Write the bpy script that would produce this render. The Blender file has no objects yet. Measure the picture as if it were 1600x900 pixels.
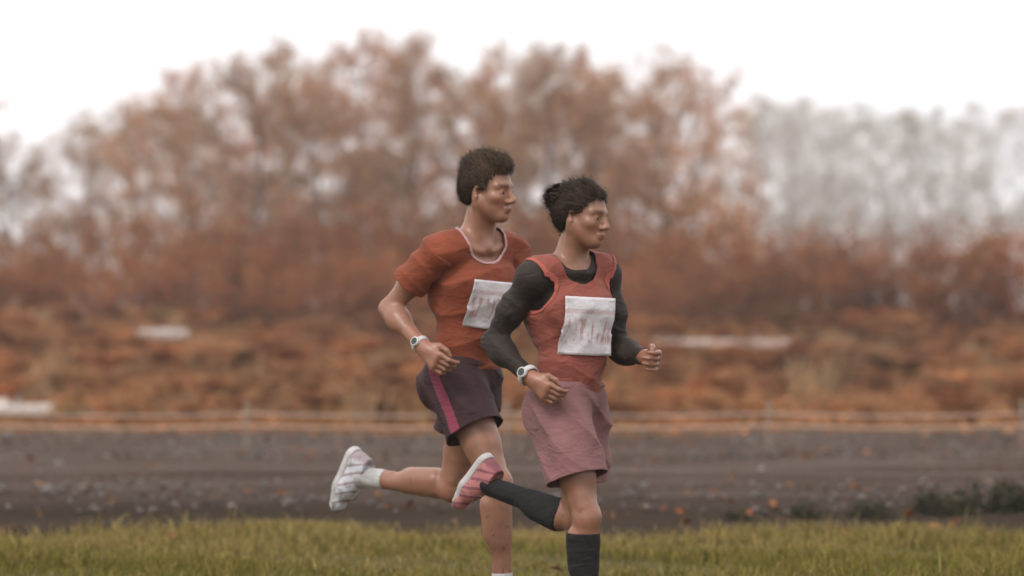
import bpy, math, random
import numpy as np

rng = np.random.default_rng(7)
random.seed(7)
R = math.radians
scene = bpy.context.scene
col = scene.collection

# ------------------------------------------------------------------ camera
cam_d = bpy.data.cameras.new("camera")
cam = bpy.data.objects.new("camera", cam_d)
col.objects.link(cam)
cam.location = (0.0, 0.0, 1.2)
cam.rotation_euler = (R(90.67), 0, 0)
cam_d.sensor_width = 36.0
cam_d.lens = 81.0
cam_d.clip_start = 0.1
cam_d.clip_end = 6000
cam_d.dof.use_dof = True
cam_d.dof.focus_distance = 8.15
cam_d.dof.aperture_fstop = 1.4
scene.camera = cam

# ------------------------------------------------------------------ world: bright overcast
world = bpy.data.worlds.new("World")
scene.world = world
world.use_nodes = True
wn, wl = world.node_tree.nodes, world.node_tree.links
wn.clear()
w_out = wn.new("ShaderNodeOutputWorld")
w_bg = wn.new("ShaderNodeBackground")
w_sky = wn.new("ShaderNodeTexSky")
w_sky.sky_type = 'NISHITA'
w_sky.sun_disc = False
SUN_EL, SUN_AZ = R(48), R(215)
w_sky.sun_elevation = SUN_EL
w_sky.sun_rotation = SUN_AZ
w_sky.dust_density = 6.0
w_hs = wn.new("ShaderNodeHueSaturation")
w_hs.inputs['Saturation'].default_value = 0.12
w_mix = wn.new("ShaderNodeMix")
w_mix.data_type = 'RGBA'
w_mix.inputs['Factor'].default_value = 0.75
w_mix.inputs['B'].default_value = (13.6, 13.6, 13.9, 1)      # even cloud layer
wl.new(w_sky.outputs[0], w_hs.inputs['Color'])
wl.new(w_hs.outputs[0], w_mix.inputs['A'])
wl.new(w_mix.outputs['Result'], w_bg.inputs['Color'])
w_bg.inputs['Strength'].default_value = 0.1
wl.new(w_bg.outputs[0], w_out.inputs['Surface'])

sun_d = bpy.data.lights.new("sun", 'SUN')
sun_d.energy = 1.4
sun_d.angle = R(16)
sun_d.color = (1.0, 0.96, 0.9)
sun = bpy.data.objects.new("sun", sun_d)
col.objects.link(sun)
sun.rotation_euler = (R(90) - SUN_EL, 0, R(180) - SUN_AZ)

scene.view_settings.view_transform = 'Standard'
scene.view_settings.look = 'None'
scene.view_settings.gamma = 1.0
scene.view_settings.exposure = 0.3
scene.render.engine = 'CYCLES'
scene.cycles.max_bounces = 6
scene.cycles.volume_bounces = 1
scene.cycles.transparent_max_bounces = 8
scene.cycles.use_denoising = True
scene.render.use_motion_blur = False

# ------------------------------------------------------------------ helpers
def tag(o, label=None, cat=None, group=None, kind=None):
    if label: o["label"] = label
    if cat: o["category"] = cat
    if group: o["group"] = group
    if kind: o["kind"] = kind
    return o

def np_mesh(name, verts, faces, colors=None, uvs=None, smooth=True):
    """faces: (n,3) or (n,4) int array, or list of such arrays"""
    me = bpy.data.meshes.new(name)
    verts = np.ascontiguousarray(verts, dtype=np.float32)
    if not isinstance(faces, list): faces = [faces]
    faces = [np.asarray(f, dtype=np.int32) for f in faces if len(f)]
    nl = sum(f.size for f in faces); nf = sum(len(f) for f in faces)
    me.vertices.add(len(verts)); me.vertices.foreach_set("co", verts.ravel())
    me.loops.add(nl); me.polygons.add(nf)
    li = np.concatenate([f.ravel() for f in faces])
    me.loops.foreach_set("vertex_index", li)
    tot = np.concatenate([np.full(len(f), f.shape[1], np.int32) for f in faces])
    st = np.concatenate([[0], np.cumsum(tot)[:-1]]).astype(np.int32)
    me.polygons.foreach_set("loop_start", st)
    if smooth: me.polygons.foreach_set("use_smooth", np.ones(nf, dtype=bool))
    if colors is not None:
        a = me.color_attributes.new("Col", 'FLOAT_COLOR', 'POINT')
        c = np.ones((len(verts), 4), np.float32); c[:, :3] = colors
        a.data.foreach_set("color", c.ravel())
    if uvs is not None:
        u = me.uv_layers.new(name="UVMap")
        u.data.foreach_set("uv", np.asarray(uvs, np.float32)[li].ravel())
    me.update(calc_edges=True)
    return me

def obj(name, me, mat=None, parent=None):
    o = bpy.data.objects.new(name, me)
    col.objects.link(o)
    if parent is not None: o.parent = parent
    if mat is not None and me is not None and len(me.materials) == 0: me.materials.append(mat)
    return o

def empty(name, loc=(0, 0, 0), rz=0.0):
    o = bpy.data.objects.new(name, None)
    col.objects.link(o)
    o.location = loc; o.rotation_euler = (0, 0, rz); o.empty_display_size = 0.1
    return o

class NT:
    def __init__(s, name):
        s.mat = bpy.data.materials.new(name); s.mat.use_nodes = True
        s.n = s.mat.node_tree.nodes; s.l = s.mat.node_tree.links
        s.n.clear()
        s.out = s.n.new("ShaderNodeOutputMaterial")
    def node(s, t, **kw):
        nd = s.n.new(t)
        for k, v in kw.items(): setattr(nd, k, v)
        return nd
    def link(s, a, b): s.l.new(a, b)
    def noise(s, scale, detail=4, vec=None, rough=0.6):
        nd = s.node("ShaderNodeTexNoise")
        nd.inputs['Scale'].default_value = scale; nd.inputs['Detail'].default_value = detail
        nd.inputs['Roughness'].default_value = rough
        if vec is not None: s.link(vec, nd.inputs['Vector'])
        return nd
    def ramp(s, fac, stops):
        nd = s.node("ShaderNodeValToRGB")
        e = nd.color_ramp.elements
        while len(e) < len(stops): e.new(0.5)
        for el, (p, c) in zip(e, stops):
            el.position = p; el.color = (*c, 1)
        s.link(fac, nd.inputs['Fac'])
        return nd
    def mix(s, fac, a, b, mode='MIX'):
        nd = s.node("ShaderNodeMix", data_type='RGBA', blend_type=mode)
        for sock, v in (('Factor', fac), ('A', a), ('B', b)):
            i = [x for x in nd.inputs if x.name == sock and (x.type == ('VALUE' if sock == 'Factor' else 'RGBA'))][0]
            if hasattr(v, 'is_output'): s.link(v, i)
            elif sock == 'Factor': i.default_value = v
            else: i.default_value = (*v, 1)
        return [x for x in nd.outputs if x.type == 'RGBA'][0]
    def bsdf(s, color, rough=0.8, spec=0.3, bump=None, bump_d=0.01, bump_s=0.5, sub=0, sheen=0, transl=0):
        b = s.node("ShaderNodeBsdfPrincipled")
        if hasattr(color, 'is_output'): s.link(color, b.inputs['Base Color'])
        else: b.inputs['Base Color'].default_value = (*color, 1)
        b.inputs['Roughness'].default_value = rough
        b.inputs['Specular IOR Level'].default_value = spec
        if sub:
            b.inputs['Subsurface Weight'].default_value = sub
            b.inputs['Subsurface Radius'].default_value = (1, .35, .2)
            b.inputs['Subsurface Scale'].default_value = 0.008
        if sheen: b.inputs['Sheen Weight'].default_value = sheen
        if bump is not None:
            bp = s.node("ShaderNodeBump"); bp.inputs['Distance'].default_value = bump_d; bp.inputs['Strength'].default_value = bump_s
            s.link(bump, bp.inputs['Height']); s.link(bp.outputs[0], b.inputs['Normal'])
        res = b.outputs[0]
        if transl:
            t = s.node("ShaderNodeBsdfTranslucent")
            if hasattr(color, 'is_output'): s.link(color, t.inputs['Color'])
            else: t.inputs['Color'].default_value = (*color, 1)
            m = s.node("ShaderNodeMixShader"); m.inputs[0].default_value = transl
            s.link(res, m.inputs[1]); s.link(t.outputs[0], m.inputs[2]); res = m.outputs[0]
        s.link(res, s.out.inputs['Surface'])
        return s.mat
    def attr(s, name="Col"):
        return s.node("ShaderNodeAttribute", attribute_name=name).outputs['Color']
    def coord(s, which='Object'):
        return s.node("ShaderNodeTexCoord").outputs[which]
    def objvar(s, color, lo=0.75, hi=1.2):
        oi = s.node("ShaderNodeObjectInfo")
        mr = s.node("ShaderNodeMapRange"); mr.inputs['To Min'].default_value = lo; mr.inputs['To Max'].default_value = hi
        s.link(oi.outputs['Random'], mr.inputs['Value'])
        return s.mix(1.0, color, mr.outputs[0], 'MULTIPLY')

def make_mats():
    M = {}
    # --- leaf and plant stuff: colour per leaf from the mesh
    for nm, tr in (("russet_leaf", .5), ("grass_blade", .25), ("bracken", .25), ("dark_leaf", .15), ("litter_leaf", .1)):
        t = NT(nm); c = t.attr()
        c = t.objvar(c, .82, 1.15)
        M[nm] = t.bsdf(c, .75, .15, transl=tr)
    t = NT("bark"); v = t.coord()
    mp = t.node("ShaderNodeMapping"); mp.inputs['Scale'].default_value = (6, 6, 1.2); t.link(v, mp.inputs[0])
    n = t.noise(5, 5, mp.outputs[0])
    M["bark"] = t.bsdf(t.ramp(n.outputs[0], [(.3, (.045, .032, .024)), (.7, (.15, .115, .09))]).outputs[0], .9, .2, n.outputs[0], .03, .8)
    t = NT("birch_bark"); v = t.coord()
    mp = t.node("ShaderNodeMapping"); mp.inputs['Scale'].default_value = (14, 3, 3); t.link(v, mp.inputs[0])
    n = t.noise(2.2, 5, mp.outputs[0]); n2 = t.noise(2.0, 3, v)
    c = t.ramp(n.outputs[0], [(.36, (.10, .075, .06)), (.46, (.42, .36, .33)), (.8, (.58, .51, .48))]).outputs[0]
    c = t.mix(t.ramp(n2.outputs[0], [(.5, (0, 0, 0)), (.75, (.6, .6, .6))]).outputs[0], c, (.30, .22, .16))
    M["birch_bark"] = t.bsdf(c, .7, .25, n.outputs[0], .01, .5)
    t = NT("sawn_wood"); n = t.noise(40, 3, t.coord())
    M["sawn_wood"] = t.bsdf(t.ramp(n.outputs[0], [(.3, (.38, .19, .08)), (.7, (.55, .32, .16))]).outputs[0], .8, .2)
    t = NT("stake_wood"); n = t.noise(30, 4, t.coord())
    M["stake_wood"] = t.bsdf(t.ramp(n.outputs[0], [(.3, (.14, .10, .075)), (.7, (.30, .22, .16))]).outputs[0], .85, .2)
    t = NT("rope"); n = t.noise(60, 2, t.coord())
    M["rope"] = t.bsdf(t.ramp(n.outputs[0], [(.3, (.42, .32, .26)), (.7, (.62, .50, .42))]).outputs[0], .8, .2)
    # --- ground
    t = NT("woodland_soil"); v = t.coord()
    n1 = t.noise(.35, 5, v); n2 = t.noise(9, 6, v); n3 = t.noise(60, 3, v)
    c = t.ramp(n2.outputs[0], [(.3, (.09, .040, .018)), (.5, (.18, .080, .034)), (.72, (.27, .135, .06))]).outputs[0]
    c = t.mix(t.ramp(n1.outputs[0], [(.45, (0, 0, 0)), (.7, (.7, .7, .7))]).outputs[0], c, (.13, .10, .06))
    M["soil"] = t.bsdf(c, .95, .0, n3.outputs[0], .03, .7)
    t = NT("track_gravel"); v = t.coord()
    mp = t.node("ShaderNodeMapping"); mp.inputs['Scale'].default_value = (.22, 1.1, 1); t.link(v, mp.inputs[0])
    n1 = t.noise(1.3, 6, mp.outputs[0]); n2 = t.noise(28, 5, v); n3 = t.noise(140, 2, v)
    c = t.ramp(n1.outputs[0], [(.3, (.050, .036, .026)), (.5, (.090, .064, .053)), (.68, (.130, .100, .090))]).outputs[0]
    c = t.mix(t.ramp(n2.outputs[0], [(.42, (0, 0, 0)), (.75, (.55, .55, .55))]).outputs[0], c, (.055, .036, .024))
    spy = t.node('ShaderNodeSeparateXYZ'); t.link(v, spy.inputs[0])                      # track colour darkens unevenly towards the turf edge
    ad = t.node('ShaderNodeMath', operation='MULTIPLY_ADD'); t.link(n1.outputs[0], ad.inputs[0]); ad.inputs[1].default_value = 3.0; t.link(spy.outputs[1], ad.inputs[2])
    mr = t.node('ShaderNodeMapRange'); mr.inputs['From Min'].default_value = 15.4; mr.inputs['From Max'].default_value = 18.8; mr.inputs['To Min'].default_value = .8; mr.inputs['To Max'].default_value = 0; t.link(ad.outputs[0], mr.inputs[0])
    c = t.mix(mr.outputs[0], c, (.034, .025, .018))
    M["track"] = t.bsdf(c, .95, .0, n2.outputs[0], .02, .7)
    t = NT("turf_soil"); v = t.coord(); n1 = t.noise(1.2, 5, v); n2 = t.noise(40, 4, v)
    c = t.ramp(n2.outputs[0], [(.3, (.045, .04, .015)), (.7, (.13, .105, .04))]).outputs[0]
    M["turf"] = t.bsdf(c, .95, .1, n2.outputs[0], .02, .8)
    t = NT("pebble"); n = t.objvar(t.attr(), .9, 1.1); M["pebble"] = t.bsdf(n, .9, .05)
    # --- people
    t = NT("skin"); c = t.attr(); n = t.noise(55, 5, t.coord(), .65); n2 = t.noise(14, 3, t.coord())
    c = t.mix(t.ramp(n2.outputs[0], [(.35, (0, 0, 0)), (.7, (.28, .28, .28))]).outputs[0], c, (.30, .10, .065))
    n4 = t.noise(45, 5, t.coord(), .7); c = t.mix(t.ramp(n4.outputs[0], [(.40, (.13, .13, .13)), (.60, (0, 0, 0))]).outputs[0], c, (.15, .07, .045))
    sz = t.node("ShaderNodeSeparateXYZ"); t.link(t.coord(), sz.inputs[0])
    low_ = t.node("ShaderNodeMapRange"); low_.inputs['From Min'].default_value = .75; low_.inputs['From Max'].default_value = .25; t.link(sz.outputs[2], low_.inputs[0])
    n5 = t.noise(38, 3, t.coord(), .6); fl = t.ramp(n5.outputs[0], [(.63, (0, 0, 0)), (.67, (.8, .8, .8))]).outputs[0]
    c = t.mix(t.mix(1.0, fl, low_.outputs[0], 'MULTIPLY'), c, (.07, .048, .032))
    M["skin"] = t.bsdf(c, .38, .45, n.outputs[0], .0025, .35, sub=.12)
    t = NT("hair"); c = t.attr(); M["hair"] = t.bsdf(c, .6, .12)
    t = NT("eye"); c = t.attr(); M["eye"] = t.bsdf(c, .15, .5)
    def cloth(name, c1, rough=.8, weave=900, sheen=.15, mott=.25, spec=.25):
        t = NT(name); v = t.coord()
        n = t.noise(7, 3, v); n2 = t.noise(weave, 1, v)
        d = tuple(x * (1 - mott) for x in c1); e = tuple(min(1, x * (1 + mott * .6)) for x in c1)
        c = t.ramp(n.outputs[0], [(.3, d), (.7, e)]).outputs[0]
        mp = t.node("ShaderNodeMapping"); mp.inputs['Scale'].default_value = (1, 1, 2.2); mp.inputs['Rotation'].default_value = (.5, .4, 0); t.link(v, mp.inputs[0])
        n3 = t.noise(13, 4, mp.outputs[0], .55); n3.inputs['Distortion'].default_value = 1.2
        ad = t.node("ShaderNodeMath", operation='MULTIPLY_ADD'); t.link(n2.outputs[0], ad.inputs[0]); ad.inputs[1].default_value = .06; t.link(n3.outputs[0], ad.inputs[2])
        return t.bsdf(c, rough, spec, ad.outputs[0], .016, .55, sheen=sheen)
    M["orange_shirt"] = cloth("orange_shirt_cloth", (.215, .050, .022), sheen=.05)
    M["pink_trim"] = cloth("pink_trim_cloth", (.46, .27, .27))
    M["coral_trim"] = cloth("coral_trim_cloth", (.36, .08, .055))
    M["maroon_shorts"] = cloth("maroon_shorts_cloth", (.036, .013, .015), .7, sheen=0)
    M["magenta_trim"] = cloth("magenta_trim_cloth", (.18, .028, .055))
    M["charcoal_layer"] = cloth("charcoal_layer_cloth", (.024, .016, .013), .65, sheen=0)
    M["mauve_shorts"] = cloth("mauve_shorts_cloth", (.20, .092, .09), .75, sheen=.05)
    M["black_sock"] = cloth("black_sock_cloth", (.012, .011, .011), .85, sheen=0)
    M["white_sock"] = cloth("white_sock_cloth", (.42, .40, .39), .9)
    # vest with paler side panels woven in (its own pattern, in garment space)
    t = NT("coral_vest_cloth"); uv = t.coord('UV'); sp = t.node("ShaderNodeSeparateXYZ"); t.link(uv, sp.inputs[0])
    r1 = t.ramp(sp.outputs[0], [(.30, (.24, .165, .145)), (.32, (.23, .060, .042))]).outputs[0]
    n = t.noise(8, 3, t.coord()); c = t.mix(t.ramp(n.outputs[0], [(.3, (0, 0, 0)), (.7, (.3, .3, .3))]).outputs[0], r1, (.18, .06, .042))
    mp = t.node("ShaderNodeMapping"); mp.inputs['Scale'].default_value = (1, 1, 2.2); mp.inputs['Rotation'].default_value = (.5, .4, 0); t.link(t.coord(), mp.inputs[0])
    n2 = t.noise(13, 4, mp.outputs[0], .55); n2.inputs['Distortion'].default_value = 1.2
    M["coral_vest"] = t.bsdf(c, .75, .25, n2.outputs[0], .016, .55, sheen=.05)
    # paper number bibs: smudged unreadable print, flat on the paper
    for nm, seed, dx in (("bib_paper_a", 3.1, 5.5), ("bib_paper_b", 8.4, 6.5)):
        t = NT(nm); uv = t.coord('UV')
        mp = t.node("ShaderNodeMapping"); mp.inputs['Scale'].default_value = (dx, 1.1, 1); mp.inputs['Location'].default_value = (seed, seed * .7, 0)
        t.link(uv, mp.inputs[0]); n = t.noise(1.9, 2, mp.outputs[0])
        sp = t.node("ShaderNodeSeparateXYZ"); t.link(uv, sp.inputs[0])
        band = t.ramp(sp.outputs[1], [(.16, (0, 0, 0)), (.24, (1, 1, 1)), (.60, (1, 1, 1)), (.68, (0, 0, 0))]).outputs[0]
        mk = t.ramp(n.outputs[0], [(.50, (0, 0, 0)), (.60, (.75, .75, .75))]).outputs[0]
        mk = t.mix(1.0, mk, band, 'MULTIPLY')
        head = t.ramp(sp.outputs[1], [(.70, (0, 0, 0)), (.72, (.45, .45, .45)), (.78, (.45, .45, .45)), (.80, (0, 0, 0))]).outputs[0]
        c = t.mix(mk, (.60, .565, .59), (.40, .20, .20)); c = t.mix(head, c, (.42, .23, .23))
        n3 = t.noise(5, 3, uv)
        M[nm] = t.bsdf(c, .55, .35, n3.outputs[0], .012, .5)
    def plain(name, c, rough=.5, spec=.4, **k):
        t = NT(name); n = t.noise(25, 3, t.coord())
        d = tuple(x * .8 for x in c); return t.bsdf(t.ramp(n.outputs[0], [(.35, d), (.65, c)]).outputs[0], rough, spec, **k)
    def shoe(name, c1, c2):                                   # knit upper with darker toe, heel and side overlays
        t = NT(name); v = t.coord(); n = t.noise(160, 2, v); sp = t.node("ShaderNodeSeparateXYZ"); t.link(v, sp.inputs[0])
        wv = t.node("ShaderNodeTexWave"); wv.inputs['Scale'].default_value = 9; wv.inputs['Distortion'].default_value = 1.5
        mp = t.node("ShaderNodeMapping"); mp.inputs['Rotation'].default_value = (0, .6, 0); t.link(v, mp.inputs[0]); t.link(mp.outputs[0], wv.inputs[0])
        st = t.ramp(wv.outputs[0], [(.80, (0, 0, 0)), (.84, (1, 1, 1))]).outputs[0]
        hl = t.node("ShaderNodeMapRange"); hl.inputs['From Min'].default_value = -.058; hl.inputs['From Max'].default_value = -.072; t.link(sp.outputs[0], hl.inputs[0])
        c = t.mix(st, c1, c2); c = t.mix(hl.outputs[0], c, c2)
        nm_ = t.noise(40, 4, v, .7); c = t.mix(t.ramp(nm_.outputs[0], [(.52, (0, 0, 0)), (.66, (.75, .75, .75))]).outputs[0], c, (.10, .075, .05))
        return t.bsdf(c, .75, .3, n.outputs[0], .002, .6)
    M["white_shoe"] = shoe("white_shoe_mesh", (.50, .50, .54), (.30, .24, .25))
    M["pink_shoe"] = shoe("pink_shoe_mesh", (.40, .15, .15), (.22, .07, .09))
    M["sole_white"] = plain("sole_white_foam", (.50, .47, .46), .6)
    M["outsole"] = plain("outsole_rubber", (.16, .09, .07), .7)
    M["lace"] = plain("lace_cord", (.6, .56, .54), .8)
    M["watch_white"] = plain("watch_white_rubber", (.55, .53, .51), .4)
    M["watch_glass"] = plain("watch_glass", (.02, .02, .025), .1, .6)
    t = NT("pin_steel"); b = t.bsdf((.6, .6, .6), .3, .5); M["pin"] = b
    return M
M = make_mats()

# ------------------------------------------------------------------ setting: ground
EXT = 1200.0
def terrain(x, y):
    x = np.asarray(x, float); y = np.asarray(y, float)
    t = np.clip((y - 25.5) / 27.0, 0, 1)
    z = 1.15 * (t * t * (3 - 2 * t) * .5 + t * .5)
    z = z + np.clip((y - 24) / 8, 0, 1) * (.07 * np.sin(x * .9 + y * .35) + .06 * np.sin(x * .37 - y * .6 + 1.3))
    z = z + np.clip((y - 80) / 60, 0, 1) * (1.0 * np.sin(x * .03 + 1) * np.sin(y * .02))
    return z

def grid_sheet(xs, ys, zf):
    X, Y = np.meshgrid(xs, ys, indexing='ij')
    V = np.stack([X, Y, zf(X, Y)], -1).reshape(-1, 3)
    nx, ny = len(xs), len(ys)
    i = np.arange(nx * ny).reshape(nx, ny)
    F = np.stack([i[:-1, :-1], i[1:, :-1], i[1:, 1:], i[:-1, 1:]], -1).reshape(-1, 4)
    return V, F

xs = np.concatenate([np.linspace(-EXT, -60, 20)[:-1], np.arange(-60, 60.1, 1.0), np.linspace(60, EXT, 20)[1:]])
ys = np.concatenate([np.linspace(-EXT, -20, 12)[:-1], np.arange(-20, 24, 2.0), np.arange(24, 90, .75), np.linspace(90, EXT, 30)])
V, F = grid_sheet(xs, ys, terrain)
tag(obj("ground", np_mesh("ground", V, F), M["soil"]), kind="structure")

def edge_wob(x, s): return .20 * np.sin(x * .8 + s) + .16 * np.sin(x * 2.3 + 2 * s) + .10 * np.sin(x * 5.9 + s) + .06 * np.sin(x * 13.1 + 3 * s)
TRK0, TRK1, TRF1 = 12.3, 23.3, 12.35
# track sheet, slightly crowned with two shallow wheel ruts
xs = np.arange(-45, 45.1, .5); us = np.linspace(0, 1, 40)
X, U = np.meshgrid(xs, us, indexing='ij')
Y = (TRK0 - .6 + edge_wob(X, 1) * .2) * (1 - U) + (TRK1 + edge_wob(X, 4) * 2) * U
Z = .008 + .05 * np.sin(np.pi * U) * np.clip(1, 0, 1) - .03 * (np.exp(-((U - .3) / .06) ** 2) + np.exp(-((U - .65) / .06) ** 2))
nx, ny = X.shape; i = np.arange(nx * ny).reshape(nx, ny)
F = np.stack([i[:-1, :-1], i[1:, :-1], i[1:, 1:], i[:-1, 1:]], -1).reshape(-1, 4)
tag(obj("gravel_track", np_mesh("gravel_track", np.stack([X, Y, Z], -1).reshape(-1, 3), F), M["track"]), kind="structure")
# turf sheet the runners are on
xs = np.arange(-40, 40.1, .4); us = np.linspace(0, 1, 24)
X, U = np.meshgrid(xs, us, indexing='ij')
Y = -15 * (1 - U) + (TRF1 + edge_wob(X, 2)) * U
Z = .016 + 0 * X
Z[:, -1] = .005
nx, ny = X.shape; i = np.arange(nx * ny).reshape(nx, ny)
F = np.stack([i[:-1, :-1], i[1:, :-1], i[1:, 1:], i[:-1, 1:]], -1).reshape(-1, 4)
tag(obj("turf_ground", np_mesh("turf_ground", np.stack([X, Y, Z], -1).reshape(-1, 3), F), M["turf"]), kind="structure")

# ------------------------------------------------------------------ stuff: grass, leaf litter, pebbles, bracken
def grass_blades(n, x0, x1, y0, y1, hmin, hmax):
    x = rng.uniform(x0, x1, n); y = rng.uniform(y0, y1, n)
    keep = y < TRF1 + edge_wob(x, 2) + rng.normal(0, .16, n)
    clump = np.sin(x * 3.1 + np.sin(y * 2.3) * 2) * np.sin(y * 4.3 + np.sin(x * 1.7) * 2)
    keep &= rng.random(n) < .68 + .32 * clump - .45 * np.clip(np.sin(x * .9 + 4) * np.sin(y * 2.1 + 1.2 * np.sin(x * 1.4)) - .45, 0, 1)
    x, y, clump = x[keep], y[keep], clump[keep]; n = len(x)
    big = np.sin(x * 1.3 + 1.7 * np.sin(y * 1.1)) * np.sin(y * 1.9 + x * .6)
    h = rng.uniform(hmin, hmax, n) * (1 + .35 * clump) * (1 + .55 * np.clip(big, -.6, 1)) * np.where(rng.random(n) < .02, 1.9, 1)
    a = rng.uniform(0, 2 * np.pi, n); w = rng.uniform(.0022, .0042, n)
    lean = rng.uniform(.1, .9, n) * h; la = rng.uniform(0, 2 * np.pi, n)
    dx, dy = np.cos(a) * w, np.sin(a) * w; lx, ly = np.cos(la) * lean, np.sin(la) * lean
    z0 = np.full(n, .008)
    P = np.stack([
        np.stack([x - dx, y - dy, z0], -1), np.stack([x + dx, y + dy, z0], -1),
        np.stack([x + dx * .8 + lx * .35, y + dy * .8 + ly * .35, z0 + h * .6], -1),
        np.stack([x - dx * .8 + lx * .35, y - dy * .8 + ly * .35, z0 + h * .6], -1),
        np.stack([x + lx, y + ly, z0 + h * (1 - .2 * lean / h)], -1)], 1)
    b = np.arange(n) * 5
    Q = np.stack([b, b + 1, b + 2, b + 3], -1); T = np.stack([b + 3, b + 2, b + 4], -1)
    green = np.array([.115, .105, .014]); olive = np.array([.20, .155, .030]); straw = np.array([.30, .215, .075])
    d = np.clip((y - 10.9) / 1.3, 0, 1) * .5 + .1 + .15 * clump + .35 * np.clip(-big, 0, 1)
    m = (rng.random(n) < d)[:, None]
    c = np.where(m, straw, np.where(rng.random((n, 1)) < .55, olive, green)) * rng.uniform(.7, 1.2, (n, 1))
    return P.reshape(-1, 3), Q, T, np.repeat(c, 5, 0)
parts = [grass_blades(190000, -6, 6, 9.6, 13.2, .035, .085), grass_blades(60000, -6, 6, 4.5, 9.6, .03, .075)]
off = 0; Vs, Qs, Ts, Cs = [], [], [], []
for P, Q, T, c in parts:
    Vs.append(P); Qs.append(Q + off); Ts.append(T + off); Cs.append(c); off += len(P)
tag(obj("grass", np_mesh("grass", np.concatenate(Vs), [np.concatenate(Qs), np.concatenate(Ts)], np.concatenate(Cs)), M["grass_blade"]),
    "olive and straw coloured grass verge along the foot of the picture", "grass", kind="stuff")

def leaf_quads(P, N, size, colors, aspect=.62, curl=.25):
    """diamond leaves (two bent triangles) at P facing N"""
    n = len(P)
    N = N / np.linalg.norm(N, axis=1, keepdims=True)
    r = rng.normal(size=(n, 3)); A = np.cross(N, r); A /= np.linalg.norm(A, axis=1, keepdims=True)
    B = np.cross(N, A); s = size[:, None]
    v0 = P - A * s * .5; v1 = P + B * s * .5 * aspect + N * s * curl * .5; v2 = P + A * s * .5; v3 = P - B * s * .5 * aspect + N * s * curl * .5
    V = np.stack([v0, v1, v2, v3], 1).reshape(-1, 3); b = np.arange(n) * 4
    T = np.concatenate([np.stack([b, b + 1, b + 2], -1), np.stack([b, b + 2, b + 3], -1)])
    return V, T, np.repeat(colors, 4, 0)

BANK = np.array([[.40, .135, .048], [.32, .10, .034], [.44, .175, .07], [.25, .09, .034], [.42, .21, .09]])
RUSSET = np.array([[.56, .25, .11], [.47, .185, .075], [.60, .31, .155], [.38, .16, .075], [.58, .36, .20], [.52, .20, .10]])
def pick(pal, n, w=None, jit=.2):
    return pal[rng.choice(len(pal), n, p=w)] * rng.uniform(1 - jit, 1 + jit, (n, 1))

n = 26000
x = rng.uniform(-14, 14, n); y = 9.8 + 30 * rng.random(n) ** .8
keep = (rng.random(n) < np.where(y < 12.3, .35, 1.)) & (rng.random(n) < np.where(y < TRK1, .12 + .14 * (np.sin(x * .7 + y) > .6) + .5 * np.clip((y - 21) / 2.5, 0, 1), 1))
x, y = x[keep], y[keep]; n = len(x)
z = np.where(y < 12.2, .07, np.where(y < TRK1 + .3, .065, terrain(x, y) + .05)) - np.where(y < TRK1, .02, 0)
z = z + rng.uniform(-.01, .02, n)
N = rng.normal(size=(n, 3)) * .45 + np.array([0, 0, 1.])
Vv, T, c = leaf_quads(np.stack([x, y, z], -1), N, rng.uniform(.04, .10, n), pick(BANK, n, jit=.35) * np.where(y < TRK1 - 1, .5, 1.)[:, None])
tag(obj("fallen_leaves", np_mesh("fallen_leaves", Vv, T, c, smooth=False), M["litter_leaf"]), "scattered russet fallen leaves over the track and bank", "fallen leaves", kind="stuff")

# pebbles on the track
n = 5000
x = rng.uniform(-9, 9, n); y = rng.uniform(13.5, 23, n); r = rng.uniform(.008, .03, n) * (1 + (rng.random(n) < .03) * 1.3)
oc = np.array([[1, 0, 0], [0, 1, 0], [-1, 0, 0], [0, -1, 0], [0, 0, .7], [0, 0, -.7]], float)
P = np.stack([x, y, np.full(n, .045)], -1)[:, None] + oc[None] * r[:, None, None] * rng.uniform(.7, 1.3, (n, 6, 1))
f8 = np.array([[0, 1, 4], [1, 2, 4], [2, 3, 4], [3, 0, 4], [1, 0, 5], [2, 1, 5], [3, 2, 5], [0, 3, 5]])
F = (f8[None] + (np.arange(n) * 6)[:, None, None]).reshape(-1, 3)
c = np.repeat(pick(np.array([[.13, .11, .095], [.09, .072, .06], [.19, .165, .15]]), n), 6, 0)
tag(obj("pebbles", np_mesh("pebbles", P.reshape(-1, 3), F, c), M["pebble"]), "small grey pebbles strewn over the gravel track", "pebbles", kind="stuff")

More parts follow.
